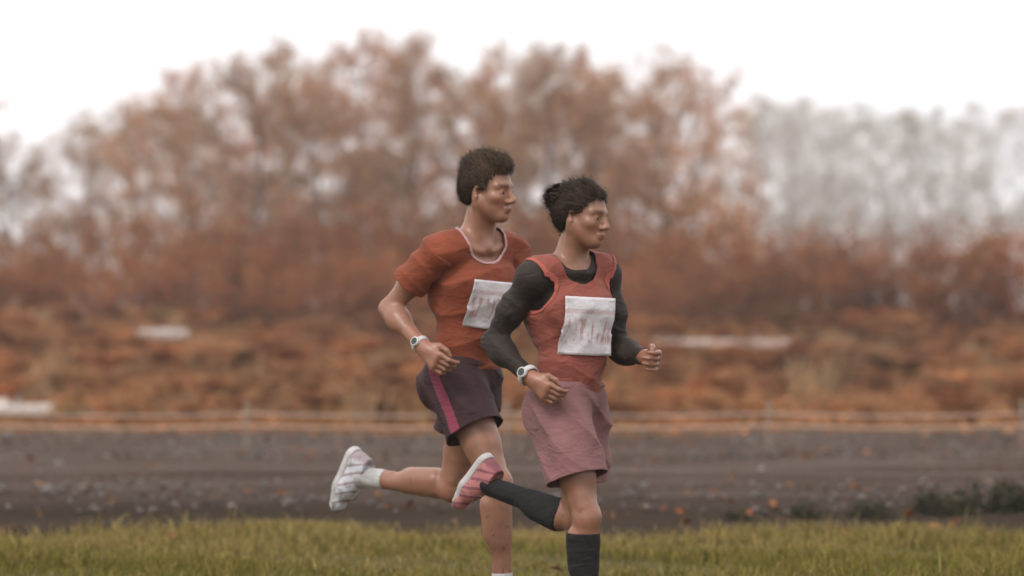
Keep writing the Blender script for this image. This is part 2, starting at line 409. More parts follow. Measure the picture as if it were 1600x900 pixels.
LOG_CLEAR = [(-6.2, 27.0, 1.7), (-6.05, 40.5, .8), (3.7, 40.5, 1.7)]
def bracken(n_clump):
    Vs, Fs, Cs = [], [], []; off = 0
    X = rng.uniform(-20, 18, n_clump); Y = 25.0 + 23 * rng.random(n_clump)
    dens = np.sin(X * .55 + 2) * np.sin(Y * .5 + X * .2) 
    ok = rng.random(n_clump) < .62 + .5 * dens
    for lx, ly, lw in LOG_CLEAR: ok &= ~((abs(X - lx) < lw) & (Y < ly + .5) & (Y > ly - 3.5))
    X, Y = X[ok], Y[ok]; Z = terrain(X, Y)
    pal = np.array([[.31, .105, .034], [.23, .078, .025], [.37, .145, .052], [.20, .085, .03], [.32, .15, .06]])
    for cx, cy, cz in zip(X, Y, Z):
        hh = rng.uniform(.3, .62) * (1 + .3 * (cy > 33))
        base = pal[rng.integers(len(pal))] * rng.uniform(.6, 1.25) * (1 + .28 * math.sin(cx * .8 + 1.5 * math.sin(cy * .45)))
        for k in range(rng.integers(6, 10)):
            a = rng.uniform(0, 2 * np.pi); L = hh * rng.uniform(.8, 1.3); ns = 6
            t = np.linspace(0, 1, ns + 1)
            out = L * (.25 * t + .65 * t ** 2); up = hh * (1.5 * t - 1.0 * t ** 2) * rng.uniform(.8, 1.1)
            px = cx + np.cos(a) * out; py = cy + np.sin(a) * out; pz = cz + up
            sx, sy = -np.sin(a), np.cos(a)
            w = hh * .34 * np.sin(np.pi * (t * .85 + .12)) * (t > .12)
            for j in range(1, ns + 1):                 # paired pinnae, each a slim drooping triangle
                for sgn in (-1, 1):
                    tip = (px[j] + sgn * sx * w[j] + np.cos(a) * .04, py[j] + sgn * sy * w[j] + np.sin(a) * .04, pz[j] - w[j] * .25)
                    b0 = (px[j - 1], py[j - 1], pz[j - 1]); b1 = (px[j] * .6 + px[j - 1] * .4, py[j] * .6 + py[j - 1] * .4, pz[j] * .6 + pz[j - 1] * .4)
                    Vs += [b0, b1, tip]; Fs.append((off, off + 1, off + 2)); off += 3
                    Cs += [base * rng.uniform(.7, 1.25)] * 3
    return np.array(Vs), np.array(Fs), np.array(Cs)
Vv, F, c = bracken(1900)
tag(obj("bracken", np_mesh("bracken", Vv, F, c, smooth=False), M["bracken"]), "dead brown bracken covering the bank behind the track", "bracken", kind="stuff")

def tussocks(nc):
    X = rng.uniform(-20, 18, nc); Y = 23.6 + 24 * rng.random(nc); ok = rng.random(nc) < .5 + .5 * np.sin(X * .45 - 1) * np.sin(Y * .4 + 2)
    for lx, ly, lw in LOG_CLEAR: ok &= ~((abs(X - lx) < lw) & (Y < ly + .5) & (Y > ly - 4))
    X, Y = X[ok], Y[ok]; k = 46; n = len(X) * k
    cx, cy = np.repeat(X, k) + rng.normal(0, .10, n), np.repeat(Y, k) + rng.normal(0, .10, n); cz = terrain(cx, cy) - .02
    h = np.repeat(rng.uniform(.25, .7, len(X)), k) * rng.uniform(.5, 1.15, n); a = rng.uniform(0, 6.28, n); w = rng.uniform(.004, .009, n); ln = h * rng.uniform(.2, .9, n)
    dx, dy, lx, ly = -np.sin(a) * w, np.cos(a) * w, np.cos(a) * ln, np.sin(a) * ln
    P = np.stack([np.stack([cx - dx, cy - dy, cz], -1), np.stack([cx + dx, cy + dy, cz], -1), np.stack([cx + dx + lx * .4, cy + dy + ly * .4, cz + h * .7], -1), np.stack([cx - dx + lx * .4, cy - dy + ly * .4, cz + h * .7], -1), np.stack([cx + lx, cy + ly, cz + h * .85], -1)], 1)
    b = np.arange(n) * 5; c = np.repeat(pick(np.array([[.34, .19, .08], [.28, .14, .055], [.38, .25, .13], [.24, .11, .045]]), len(X)), k, 0) * rng.uniform(.75, 1.2, (n, 1))
    return P.reshape(-1, 3), [np.stack([b, b + 1, b + 2, b + 3], -1), np.stack([b + 3, b + 2, b + 4], -1)], np.repeat(c, 5, 0)
Vv, F, c = tussocks(420)
tag(obj("dead_grass", np_mesh("dead_grass", Vv, F, c), M["grass_blade"]), "straw coloured dead grass tussocks amongst the bracken on the bank", "dead grass", kind="stuff")

# ------------------------------------------------------------------ trees and shrubs
def tubes(polys, sides_for):
    Vs, Fs = [], []; off = 0
    for pts, rad, lev in polys:
        ns = sides_for[min(lev, len(sides_for) - 1)]
        pts = np.asarray(pts); rad = np.asarray(rad)
        d = np.gradient(pts, axis=0); d /= np.linalg.norm(d, axis=1, keepdims=True) + 1e-9
        ref = np.array([1., 0, 0]) if abs(d[0][0]) < .8 else np.array([0, 1., 0])
        u = np.cross(d, ref); u /= np.linalg.norm(u, axis=1, keepdims=True) + 1e-9; v = np.cross(d, u)
        an = np.arange(ns) * 2 * np.pi / ns
        ring = pts[:, None] + rad[:, None, None] * (np.cos(an)[None, :, None] * u[:, None] + np.sin(an)[None, :, None] * v[:, None])
        m = len(pts); Vs.append(ring.reshape(-1, 3))
        i = off + np.arange(m * ns).reshape(m, ns); j = np.roll(i, -1, 1)
        Fs.append(np.stack([i[:-1], j[:-1], j[1:], i[1:]], -1).reshape(-1, 4)); off += m * ns
    return np.concatenate(Vs), np.concatenate(Fs)

def branch(p, d, L, r0, r1, wob, up, nseg):
    pts = [np.array(p, float)]; d = np.array(d, float)
    for k in range(nseg):
        d = d + rng.normal(size=3) * wob + np.array([0, 0, up]); d /= np.linalg.norm(d)
        pts.append(pts[-1] + d * L / nseg)
    return np.array(pts), np.linspace(r0, r1, nseg + 1)

def at_frac(pts, f):
    k = f * (len(pts) - 1); i = min(int(k), len(pts) - 2); t = k - i
    d = pts[i + 1] - pts[i]
    return pts[i] * (1 - t) + pts[i + 1] * t, d / (np.linalg.norm(d) + 1e-9)

def make_tree(name, H, spread, nlimb, leaf_per_twig, leaf_size, pal, w=None, low=.16, bare_top=.0, trunk_r=None):
    polys = []; twigs = []
    tr = trunk_r or H * .017
    tp, trd = branch((0, 0, -.3), (rng.normal() * .05, rng.normal() * .05, 1), H * .96, tr, .012, .06, .05, 12)
    trd[0] *= 1.5; polys.append((tp, trd, 0))
    ga = rng.uniform(0, 6.28)
    for k in range(nlimb):
        f = low + (.97 - low) * ((k + rng.uniform(0, .8)) / nlimb)
        p, d = at_frac(tp, f); ga += 2.4 + rng.normal() * .35
        prof = math.sin(math.pi * min(1, (f - low * .4) / (1 - low * .4)) ** .75) ** .7 + .12
        L = spread * prof * rng.uniform(.75, 1.15)
        el = .25 + .65 * f + rng.normal() * .15
        dd = np.array([math.cos(ga) * math.cos(el), math.sin(ga) * math.cos(el), math.sin(el)])
        r = max(.012, tr * (1 - f) * .55)
        lp, lr = branch(p, dd, L, r, .006, .13, .05, 6); polys.append((lp, lr, 1))
        for q in range(6):
            f2 = .25 + .75 * (q + rng.random()) / 6
            p2, d2 = at_frac(lp, min(f2, .99)); d3 = d2 + rng.normal(size=3) * .65; d3 /= np.linalg.norm(d3)
            L2 = L * .42 * (1.15 - .5 * f2) * rng.uniform(.7, 1.2) + .15
            sp, sr = branch(p2, d3, L2, r * .4 + .004, .004, .16, .04, 4); polys.append((sp, sr, 2))
            for q2 in range(5):
                f3 = .2 + .8 * (q2 + rng.random()) / 5
                p3, d4 = at_frac(sp, min(f3, .99)); d5 = d4 + rng.normal(size=3) * .8; d5 /= np.linalg.norm(d5)
                L3 = L2 * .5 * rng.uniform(.6, 1.2) + .12
                tp3, tr3 = branch(p3, d5, L3, .006, .0025, .2, .02, 3); polys.append((tp3, tr3, 3))
                twigs.append(tp3)
    V1, F1 = tubes(polys, (8, 5, 4, 3))
    P, C = [], []
    for tw in twigs:
        zf = tw[-1][2] / H
        n = int(leaf_per_twig * rng.uniform(.3, 1.5) * (1 - bare_top * max(0, zf - .55) / .45))
        if n <= 0: continue
        k = rng.random(n) * (len(tw) - 1.001); i = k.astype(int); t = (k - i)[:, None]
        P.append(tw[i] * (1 - t) + tw[i + 1] * t + rng.normal(size=(n, 3)) * leaf_size * 1.1)
        C.append(pick(pal, n, w, .22) * rng.uniform(.82, 1.15))
    P = np.concatenate(P); C = np.concatenate(C)
    N = rng.normal(size=P.shape) + np.array([0, 0, .5])
    V2, F2, C2 = leaf_quads(P, N, rng.uniform(.7, 1.25, len(P)) * leaf_size, C)
    return np_mesh(name + "_trunk", V1, F1), np_mesh(name + "_crown", V2, F2, C2, smooth=False)

def make_shrub(name, H, nst, leaf_n, leaf_size, pal, w=None, wide=1.0):
    polys, twigs = [], []
    for k in range(nst):
        a = rng.uniform(0, 6.28); e = rng.uniform(.45, 1.35)
        L = H * rng.uniform(.75, 1.15)
        sp, sr = branch((rng.normal() * .006 * wide * H, rng.normal() * .006 * H, -.1), (math.cos(a) * math.cos(e) * wide, math.sin(a) * math.cos(e), math.sin(e)), L, .016, .004, .12, .08, 6)
        polys.append((sp, sr, 1))
        for q in range(7):
            p, d = at_frac(sp, min(.99, .15 + .85 * (q + rng.random()) / 7)); d = d + rng.normal(size=3) * .8; d /= np.linalg.norm(d)
            tw, tr = branch(p, d, H * .3 * rng.uniform(.5, 1.2), .006, .002, .2, .03, 3); polys.append((tw, tr, 3)); twigs.append(tw)
    V1, F1 = tubes(polys, (6, 4, 3, 3))
    P, C = [], []
    for tw in twigs:
        n = int(leaf_n * rng.uniform(.5, 1.4)); k = rng.random(n) * (len(tw) - 1.001); i = k.astype(int); t = (k - i)[:, None]
        P.append(tw[i] * (1 - t) + tw[i + 1] * t + rng.normal(size=(n, 3)) * leaf_size); C.append(pick(pal, n, w, .22) * rng.uniform(.8, 1.15))
    P = np.concatenate(P); C = np.concatenate(C); P[:, 2] = np.maximum(P[:, 2], .02)
    V2, F2, C2 = leaf_quads(P, rng.normal(size=P.shape) + np.array([0, 0, .4]), rng.uniform(.7, 1.25, len(P)) * leaf_size, C)
    return np_mesh(name + "_stem", V1, F1), np_mesh(name + "_leaf", V2, F2, C2, smooth=False)

PALE = np.array([[.50, .30, .17], [.44, .235, .12], [.54, .35, .22], [.40, .235, .14]])
GREY = np.array([[.40, .34, .27], [.46, .40, .33], [.38, .35, .28]])
beech = [make_tree("beech", 9.6, 3.3, 20, 31, .12, RUSSET, low=.10, bare_top=.75) for k in range(3)]
oak = [make_tree("oak", 8.6, 3.6, 18, 27, .12, PALE, low=.12, bare_top=.6) for k in range(2)]
thin = [make_tree("thin_tree", 10.0, 2.7, 18, 15, .11, GREY, low=.15, bare_top=.5) for k in range(2)]

def place_tree(name, meshes, x, y, sc, label, group, leafmat="russet_leaf", rz=None, parts=("trunk", "crown"), cat="tree"):
    o = empty(name, (x, y, float(terrain(x, y))), rng.uniform(0, 6.28) if rz is None else rz)
    o.scale = (sc * rng.uniform(.92, 1.08), sc * rng.uniform(.92, 1.08), sc)
    obj(parts[0], meshes[0], M["bark"], o); obj(parts[1], meshes[1], M[leafmat], o)
    return tag(o, label, cat, group)
def PX(px, y): return (px - 800) / 3600 * y            # layout help only: where a pixel column falls at distance y
def ZY(py, y): return 1.2 - (py - 492) / 3600 * y

# the copse: (pixel column in the photo, distance, height in m, kind, label)
G = "autumn trees in the copse behind the track"
copse = [
    (330, 62, 7.2, 0, "russet tree at the left end of the tall copse"),
    (455, 66, 8.2, 1, "russet tree second from the left in the tall copse"),
    (560, 60, 7.5, 2, "russet tree in the copse, just left of the runners' heads"),
    (665, 67, 8.5, 0, "tallest russet tree, behind the left runner's raised head"),
    (775, 61, 7.4, 1, "russet tree behind the gap between the two runners' heads"),
    (880, 66, 7.9, 2, "russet tree directly behind the right runner's head"),
    (985, 61, 7.1, 0, "russet tree just right of the right runner's head"),
    (1085, 65, 7.3, 1, "russet tree at the right end of the copse beside the misty gap"),
]
for px, y, h, k, lab in copse:
    place_tree("beech_tree", beech[k], PX(px, y), y, (h - .3) / 9.6, lab, G)
G2 = "second row of pale autumn trees inside the copse"
for px, y, h, k, lab in [
    (400, 55, 6.3, 0, "lower pale brown oak in front of the copse's left end"),
    (620, 54, 6.0, 1, "lower pale brown oak in front of the copse, left of the runners"),
    (840, 55, 6.4, 0, "lower pale brown oak in front of the copse behind both runners"),
    (510, 57, 5.6, 1, "small pale oak second from the left in front of the copse"),
    (735, 57, 5.7, 0, "small pale oak behind the left runner's shoulder"),
    (945, 57, 5.6, 1, "small pale oak just right of the right runner's head"),
    (300, 58, 5.2, 1, "small pale oak left of the tall copse"),
    (1050, 56, 6.2, 1, "lower pale brown oak in front of the copse, nearest the misty gap"),
]:
    place_tree("oak_tree", oak[k], PX(px, y), y, h / 8.6, lab, G2)
G3 = "lower trees left of the copse"
for px, y, h, k, lab in [
    (225, 72, 6.6, 0, "faded brown oak standing next to the copse's left end"),
    (120, 76, 6.2, 1, "faded brown oak second from the left picture edge"),
    (20, 72, 5.8, 0, "faded brown oak at the left picture edge"),
]:
    place_tree("oak_tree", oak[k], PX(px, y), y, h / 8.6, lab, G3)
for px, y, h, k, lab in [(-90, 74, 7, 1, "first"), (-200, 70, 7.4, 0, "second"), (-330, 75, 7.0, 1, "third"), (-450, 70, 7.2, 0, "fourth"), (-570, 74, 6.8, 1, "fifth"), (-700, 71, 7.2, 0, "sixth")]:
    place_tree("oak_tree", oak[k], PX(px, y), y, h / 8.6, lab + " faded brown oak outside the left picture edge", "trees beyond the left edge")
# misty far trees
G4 = "misty far trees beyond the gap"
for i, (px, y, h, k, lab) in enumerate([
    (1165, 230, 24, 0, "pale misty tree right beside the copse's right end"),
    (1235, 262, 26.5, 1, "pale misty tree second from the copse in the right gap"),
    (1310, 245, 24, 0, "pale misty tree in the middle of the right gap"),
    (1385, 275, 27, 1, "pale misty tree third from the right picture edge"),
    (1465, 250, 24.5, 0, "pale misty tree second from the right picture edge"),
    (1560, 265, 26, 1, "pale misty tree at the right picture edge"),
    (1200, 320, 29, 1, "fainter misty tree behind the ones nearest the copse's right end"),
    (1275, 330, 30, 0, "fainter misty tree behind the second gap from the copse"),
    (1350, 325, 29, 1, "fainter misty tree behind the middle of the right gap"),
    (1425, 335, 30, 0, "fainter misty tree behind the third gap from the right edge"),
    (1515, 325, 29, 1, "fainter misty tree behind the two at the right edge"),
    (290, 235, 20, 1, "pale misty tree rising behind the faded oaks beside the copse"),
    (160, 255, 19, 0, "pale misty tree rising behind the faded oaks at the left"),
    (40, 240, 16, 1, "pale misty tree rising behind the oak at the left edge"),
]):
    place_tree("far_tree", thin[k], PX(px, y), y, h / 10.0, lab, G4)
for px, y, h, k, lab in [(1660, 250, 24, 0, "first pale misty tree outside the right edge"), (1760, 260, 25, 1, "second pale misty tree outside the right edge"), (1880, 250, 24, 0, "third pale misty tree outside the right edge"),
                         (-70, 250, 18, 1, "first pale misty tree outside the left edge"), (-190, 245, 18, 0, "second pale misty tree outside the left edge")]:
    place_tree("far_tree", thin[k], PX(px, y), y, h / 10.0, lab, "misty trees beyond the edges")

# hedge shrubs on the bank
shr = [make_shrub("shrub", 1.6, 22, 20, .085, BANK) for k in range(3)]
SG = "russet shrubs along the top of the bank"
def shrubs(lst, name, meshes, group, mat="russet_leaf"):
    for i, (px, y, h, lab) in enumerate(lst):
        o = place_tree(name, meshes[i % len(meshes)], PX(px, y), y, h / 1.6, lab, group, mat, parts=("stems", "foliage"), cat="shrub")
shrubs([
    (1185, 46, 1.9, "russet shrub under the misty gap, next to the copse"),
    (1265, 45, 2.0, "russet shrub under the misty gap, second from the copse"),
    (1345, 46, 1.95, "russet shrub under the middle of the misty gap"),
    (1425, 45, 2.05, "russet shrub under the misty gap, third from the right edge"),
    (1505, 45, 2.1, "russet shrub under the misty gap, second from the right edge"),
    (1585, 46, 2.1, "russet shrub on the bank at the right picture edge"),
    (60, 49, 1.5, "russet shrub on the bank at the left picture edge"),
    (170, 47, 1.4, "russet shrub on the bank below the faded oaks, second from the left"),
    (285, 48, 1.6, "russet shrub on the bank below the copse's left end"),
    (400, 47, 1.5, "russet shrub on the bank, fourth from the left edge"),
    (500, 46, 1.4, "russet shrub on the bank, fifth from the left edge"),
    (590, 47, 1.6, "russet shrub on the bank just left of the left runner's shoulder"),
    (690, 46, 1.5, "russet shrub on the bank behind the left runner's chest"),
    (820, 47, 1.5, "russet shrub on the bank behind the gap between the runners"),
    (930, 48, 1.6, "russet shrub on the bank behind the right runner's chest"),
    (1010, 46, 1.4, "russet shrub on the bank just right of the right runner's shoulder"),
    (1100, 47, 1.5, "russet shrub on the bank below the copse's right end"),
], "russet_shrub", shr, SG)
shrubs([(px, 51, h, "tall russet thicket shrub under the copse, " + lab) for px, h, lab in (
    (100, 2.3, "second from the left picture edge"), (230, 2.4, "left of the tall copse"), (345, 2.5, "at the copse's left end"), (450, 2.3, "fifth from the left picture edge"),
    (545, 2.5, "left of the left runner's sleeve"), (640, 2.3, "behind the left runner's sleeve"), (745, 2.5, "behind the left runner's neck"), (860, 2.4, "behind the right runner's neck"),
    (965, 2.5, "right of the right runner's neck"), (1060, 2.4, "second from the misty gap"), (1140, 2.2, "right at the misty gap"))], "thicket_shrub", shr, "tall shrubs filling the foot of the copse")
shrubs([(px, 47, 1.5, lab + " russet shrub on the bank outside the " + e + " picture edge") for px, lab, e in ((1670, "first", "right"), (1760, "second", "right"), (-40, "first", "left"), (-140, "second", "left"), (-240, "third", "left"), (-350, "fourth", "left"), (-470, "fifth", "left"), (-600, "sixth", "left"), (1850, "third", "right"), (1950, "fourth", "right"))], "russet_shrub", shr, "shrubs beyond the edges")
DARKG = np.array([[.026, .034, .016], [.036, .042, .018], [.018, .022, .012], [.06, .05, .022], [.075, .045, .025]])
low = [make_shrub("bramble", .42, 26, 22, .045, DARKG, wide=2.6) for k in range(2)]
for i, (px, y, h, lab) in enumerate([
    (1150, 13.2, .10, "small dark green bramble at the grass edge nearest the right runner"),
    (1255, 13.3, .13, "dark green bramble second from the right runner along the grass edge"),
    (1360, 13.3, .16, "dark green bramble in the middle of the grass edge at right"),
    (1465, 13.5, .20, "dark green bramble second from the right edge along the grass"),
    (1565, 13.7, .27, "largest dark green bramble at the right picture edge"),
]):
    place_tree("bramble_bush", low[i % 2], PX(px, y), y, h / .42, lab, "dark brambles along the grass edge", "dark_leaf", parts=("stems", "foliage"), cat="bush")
place_tree("bramble_bush", low[0], PX(1690, 13.8), 13.8, .6, "dark green bramble beyond the right picture edge", "brambles beyond the edge", "dark_leaf", parts=("stems", "foliage"), cat="bush")

# ------------------------------------------------------------------ birch logs
def log(x, y, z, L, r, rz, tilt, label, end=1):
    o = empty("birch_log", (x, y, z), rz); o.rotation_euler = (0, tilt, rz)
    m = 14; t = np.linspace(-L / 2, L / 2, 9); Vs = []
    rr = r * (1 + .06 * rng.normal(size=9)); bend = .03 * L * np.sin(np.linspace(0, 3, 9) + rng.uniform(0, 3))
    an = np.arange(m) * 2 * np.pi / m
    for k in range(9):
        q = rr[k] * (1 + .04 * rng.normal(size=m))
        Vs.append(np.stack([np.full(m, t[k]), np.cos(an) * q + bend[k], np.sin(an) * q], -1))
    V = np.concatenate(Vs); i = np.arange(9 * m).reshape(9, m); j = np.roll(i, -1, 1)
    F = np.stack([i[:-1], j[:-1], j[1:], i[1:]], -1).reshape(-1, 4)
    obj("bark", np_mesh("log_bark", V, F), M["birch_bark"], o)
    for k, sg in ((0, -1), (8, 1)):
        ring = Vs[k].copy(); ring[:, 0] += sg * .002; c = ring.mean(0); c[0] += sg * .004
        VV = np.vstack([ring, c]); a = np.arange(m)
        ff = np.stack([a, np.roll(a, -1), np.full(m, m)], -1)
        obj("sawn_end", np_mesh("log_end", VV, ff), M["sawn_wood"], o)
    # a cut branch stub
    st, sr = branch((L * .18, 0, r * .8), (.3, -.3, 1), r * 1.6, r * .35, r * .25, .05, 0, 2)
    Vt, Ft = tubes([(st, sr, 0)], (6,)); obj("branch_stub", np_mesh("stub", Vt, Ft), M["birch_bark"], o)
    return tag(o, label, "log", "pale birch logs")
def on_ground(x, y, r): return float(terrain(x, y)) + r * .9
log(-5.95, 26.6, .10, 1.5, .085, R(-16), 0, "pale birch log with orange sawn end at the left edge of the track")
log(-6.75, 26.95, .17, 1.7, .10, R(6), R(3), "pale birch log lying behind the sawn one at the left picture edge")
log(-6.05, 40.0, on_ground(-6.05, 40, .09) + .08, .85, .10, R(4), 0, "short pale birch log higher up the left bank")
log(3.72, 40.0, on_ground(3.72, 40, .09) + .08, 2.6, .085, R(-3), 0, "long pale birch log on the bank right of the right runner")
# tan tuft of dry fern at the log's end
tuft = make_shrub("tuft", .3, 14, 14, .05, np.array([[.45, .25, .09], [.38, .20, .08], [.50, .33, .15]]))
place_tree("dry_fern", tuft, -5.02, 26.0, .9, "small tan dry fern tuft at the end of the birch log", None, "russet_leaf", parts=("stems", "fronds"), cat="fern")

# ------------------------------------------------------------------ course rope on low stakes
YR = 20.3
stx = [-9.2, -6.9, -4.55, -2.35, -.05, 2.25, 4.5, 6.8, 9.1]
labs = ["second outside the left edge", "first outside the left edge", "at the left picture edge", "left of the left runner's shoe", "behind the runners' legs", "right of the right runner's legs", "at the right picture edge", "first outside the right edge", "second outside the right edge"]
HT = [.34 + .02 * math.sin(3 * x) for x in stx]
def stake_mesh():
    n = 8; zs = [-.15, .0, .30, .40, .415]; rs = [.014, .02, .019, .018, .010]
    an = np.arange(n) * 2 * np.pi / n + .2
    V = np.concatenate([np.stack([np.cos(an) * r, np.sin(an) * r, np.full(n, z)], -1) for z, r in zip(zs, rs)] + [np.array([[0, 0, .418]])])
    i = np.arange(n * 5).reshape(5, n); j = np.roll(i, -1, 1)
    F = np.stack([i[:-1], j[:-1], j[1:], i[1:]], -1).reshape(-1, 4)
    T = np.stack([i[-1], j[-1], np.full(n, n * 5)], -1)
    return np_mesh("stake", V, [F, T])
stm = stake_mesh()
clipm = np_mesh("stake_clip", *tubes([(np.array([[0, -.018, 0], [0, -.03, .012], [0, -.03, .0], [0, -.018, -.012]]), np.full(4, .004), 0)], (5,)))
for x, lb in zip(stx, labs):
    o = empty("course_stake", (x, YR, .03)); o.rotation_euler = (rng.normal() * .05, rng.normal() * .05, 0)
    obj("post", stm, M["stake_wood"], o)
    for zz in (.20, .305): c = obj("clip", clipm, M["rope"], o); c.location = (0, 0, zz)
    tag(o, "short wooden course stake " + lb, "stake", "low stakes carrying the course rope")
for hz, lab in ((.335, "upper thin pale course rope strung across behind the runners"), (.23, "lower thin pale course rope strung across behind the runners")):
    pts = []
    for a, b in zip(stx[:-1], stx[1:]):
        for t in np.linspace(0, 1, 9)[:-1]:
            pts.append((a + (b - a) * t, YR - .03, hz - .022 * 4 * t * (1 - t)))
    pts.append((stx[-1], YR - .03, hz))
    Vt, Ft = tubes([(np.array(pts), np.full(len(pts), .0055), 0)], (6,))
    tag(obj("course_rope", np_mesh("course_rope", Vt, Ft), M["rope"]), lab, "rope", "course ropes")

# ------------------------------------------------------------------ people: continuous bodies grown as one surface
GH = .0042
def rot(ax, a):
    c, s = math.cos(a), math.sin(a)
    return {'x': np.array([[1, 0, 0], [0, c, -s], [0, s, c]]), 'y': np.array([[c, 0, s], [0, 1, 0], [-s, 0, c]]), 'z': np.array([[c, -s, 0], [s, c, 0], [0, 0, 1]])}[ax]

class Prims:
    """list of smooth-joined shapes; each (kind, data, blend, tag, op)"""
    def __init__(s): s.p = []
    def cone(s, a, b, ra, rb, k=.025, tag='', op=1): s.p.append(('c', (np.array(a, float), np.array(b, float), ra, rb), k, tag, op))
    def ell(s, c, r, k=.025, tag='', Rm=np.eye(3), op=1): s.p.append(('e', (np.array(c, float), np.array(Rm), np.array(r, float)), k, tag, op))
    def sel(s, *tags):
        q = Prims(); q.p = [x for x in s.p if any(x[3].startswith(t) for t in tags) and x[4] == 1]; return q

class Field:
    def __init__(s, prims, infl=0.0, h=GH, pad=.05):
        lo, hi = [], []
        for kd, d, k, tg, op in prims.p:
            if kd == 'c': r = max(d[2], d[3]) + infl; lo.append(np.minimum(d[0], d[1]) - r); hi.append(np.maximum(d[0], d[1]) + r)
            else: r = d[2].max() + infl; lo.append(d[0] - r); hi.append(d[0] + r)
        s.lo = np.min(lo, 0) - pad; hi = np.max(hi, 0) + pad; s.h = h
        s.n = np.ceil((hi - s.lo) / h).astype(int) + 1
        s.v = np.full(s.n, .07, np.float32)
        for (kd, d, k, tg, op), l, q in zip(prims.p, lo, hi_list(prims, infl)):
            i0 = np.clip(np.floor((l - .06 - s.lo) / h).astype(int), 0, s.n - 1); i1 = np.clip(np.ceil((q + .06 - s.lo) / h).astype(int) + 1, 1, s.n)
            X, Y, Z = s.axes(i0, i1)
            if kd == 'c':
                a, b, ra, rb = d; ba = b - a; L2 = float(ba @ ba) + 1e-12
                t = np.clip(((X - a[0]) * ba[0] + (Y - a[1]) * ba[1] + (Z - a[2]) * ba[2]) / L2, 0, 1)
                f = np.sqrt((X - a[0] - t * ba[0]) ** 2 + (Y - a[1] - t * ba[1]) ** 2 + (Z - a[2] - t * ba[2]) ** 2) - (ra + (rb - ra) * t)
            else:
                c, Rm, r = d; P = [Rm[0, j] * (X - c[0]) + Rm[1, j] * (Y - c[1]) + Rm[2, j] * (Z - c[2]) for j in range(3)]
                k0 = np.sqrt(sum((P[j] / r[j]) ** 2 for j in range(3))); k1 = np.sqrt(sum((P[j] / r[j] ** 2) ** 2 for j in range(3))) + 1e-6
                f = k0 * (k0 - 1) / k1
            f = (f - infl).astype(np.float32)
            sl = tuple(slice(a, b) for a, b in zip(i0, i1)); o = s.v[sl]
            if op == 1:
                hh = np.maximum(k - np.abs(o - f), 0) / k; s.v[sl] = np.minimum(o, f) - hh * hh * k * .25
            else:
                g = -f; hh = np.maximum(k - np.abs(o - g), 0) / k; s.v[sl] = np.maximum(o, g) + hh * hh * k * .25
    def axes(s, i0=None, i1=None):
        if i0 is None: i0, i1 = (0, 0, 0), s.n
        ax = [(s.lo[j] + np.arange(i0[j], i1[j]) * s.h).astype(np.float32) for j in range(3)]
        return ax[0][:, None, None], ax[1][None, :, None], ax[2][None, None, :]
    def sample(s, P):
        q = (np.asarray(P) - s.lo) / s.h; q = np.clip(q, 0, np.array(s.n) - 1.001); i = q.astype(int); t = q - i
        r = 0
        for a in (0, 1):
            for b in (0, 1):
                for c in (0, 1):
                    w = (t[..., 0] if a else 1 - t[..., 0]) * (t[..., 1] if b else 1 - t[..., 1]) * (t[..., 2] if c else 1 - t[..., 2])
                    r = r + w * s.v[i[..., 0] + a, i[..., 1] + b, i[..., 2] + c]
        return r
    def mesh(s, clip=None):
        v = s.v
        if clip is not None: v = np.maximum(v, clip)
        ins = v < 0; n = v.shape; stride = (n[1] * n[2], n[2], 1)
        ids, pts, quads = [], [], []
        for ax in range(3):
            a = [slice(None)] * 3; b = [slice(None)] * 3; a[ax] = slice(0, -1); b[ax] = slice(1, None)
            I = np.argwhere(ins[tuple(a)] != ins[tuple(b)])
            J = I.copy(); J[:, ax] += 1
            va, vb = v[I[:, 0], I[:, 1], I[:, 2]], v[J[:, 0], J[:, 1], J[:, 2]]
            p = I.astype(np.float64); p[:, ax] += va / (va - vb)
            u, w = [(1, 2), (2, 0), (0, 1)][ax]
            cells = []
            for du, dw in ((-1, -1), (0, -1), (0, 0), (-1, 0)):
                c = I.copy(); c[:, u] += du; c[:, w] += dw; cid = c @ np.array(stride); cells.append(cid); ids.append(cid); pts.append(p)
            q = np.stack(cells, -1); flip = va > 0; q[flip] = q[flip][:, ::-1]; quads.append(q)
        ids = np.concatenate(ids); pts = np.concatenate(pts); quads = np.concatenate(quads)
        un, inv = np.unique(ids, return_inverse=True); cnt = np.bincount(inv)
        P = np.stack([np.bincount(inv, pts[:, j]) / cnt for j in range(3)], -1) * s.h + s.lo
        return P, np.searchsorted(un, quads)
def hi_list(prims, infl):
    out = []
    for kd, d, k, tg, op in prims.p:
        if kd == 'c': out.append(np.maximum(d[0], d[1]) + max(d[2], d[3]) + infl)
        else: out.append(d[0] + d[2].max() + infl)
    return out

def wrinkle(X, Y, Z, amp, fr=38., seed=0.):
    rd = lambda a: 1 - 2 * np.abs(np.sin(a)) ** .7                    # sharp-crested folds
    w = .5 * rd(fr * .8 * (Z + .45 * X + .25 * Y) + 1.9 * np.sin(8 * Y + seed) + 1.6 * np.sin(10 * X + seed * 2))
    w = w + .45 * rd(fr * .5 * (Y * .8 - .9 * Z + .5 * X) + 2.0 * np.sin(7 * Z + seed) + 1.2 * np.sin(9 * X - seed)) * np.sin(6 * Z + 5 * Y + seed)
    w = w + .25 * np.sin(fr * 1.7 * (X + .6 * Z + .4 * Y) + 3 * np.sin(15 * Y))
    return (-amp * w).astype(np.float32)

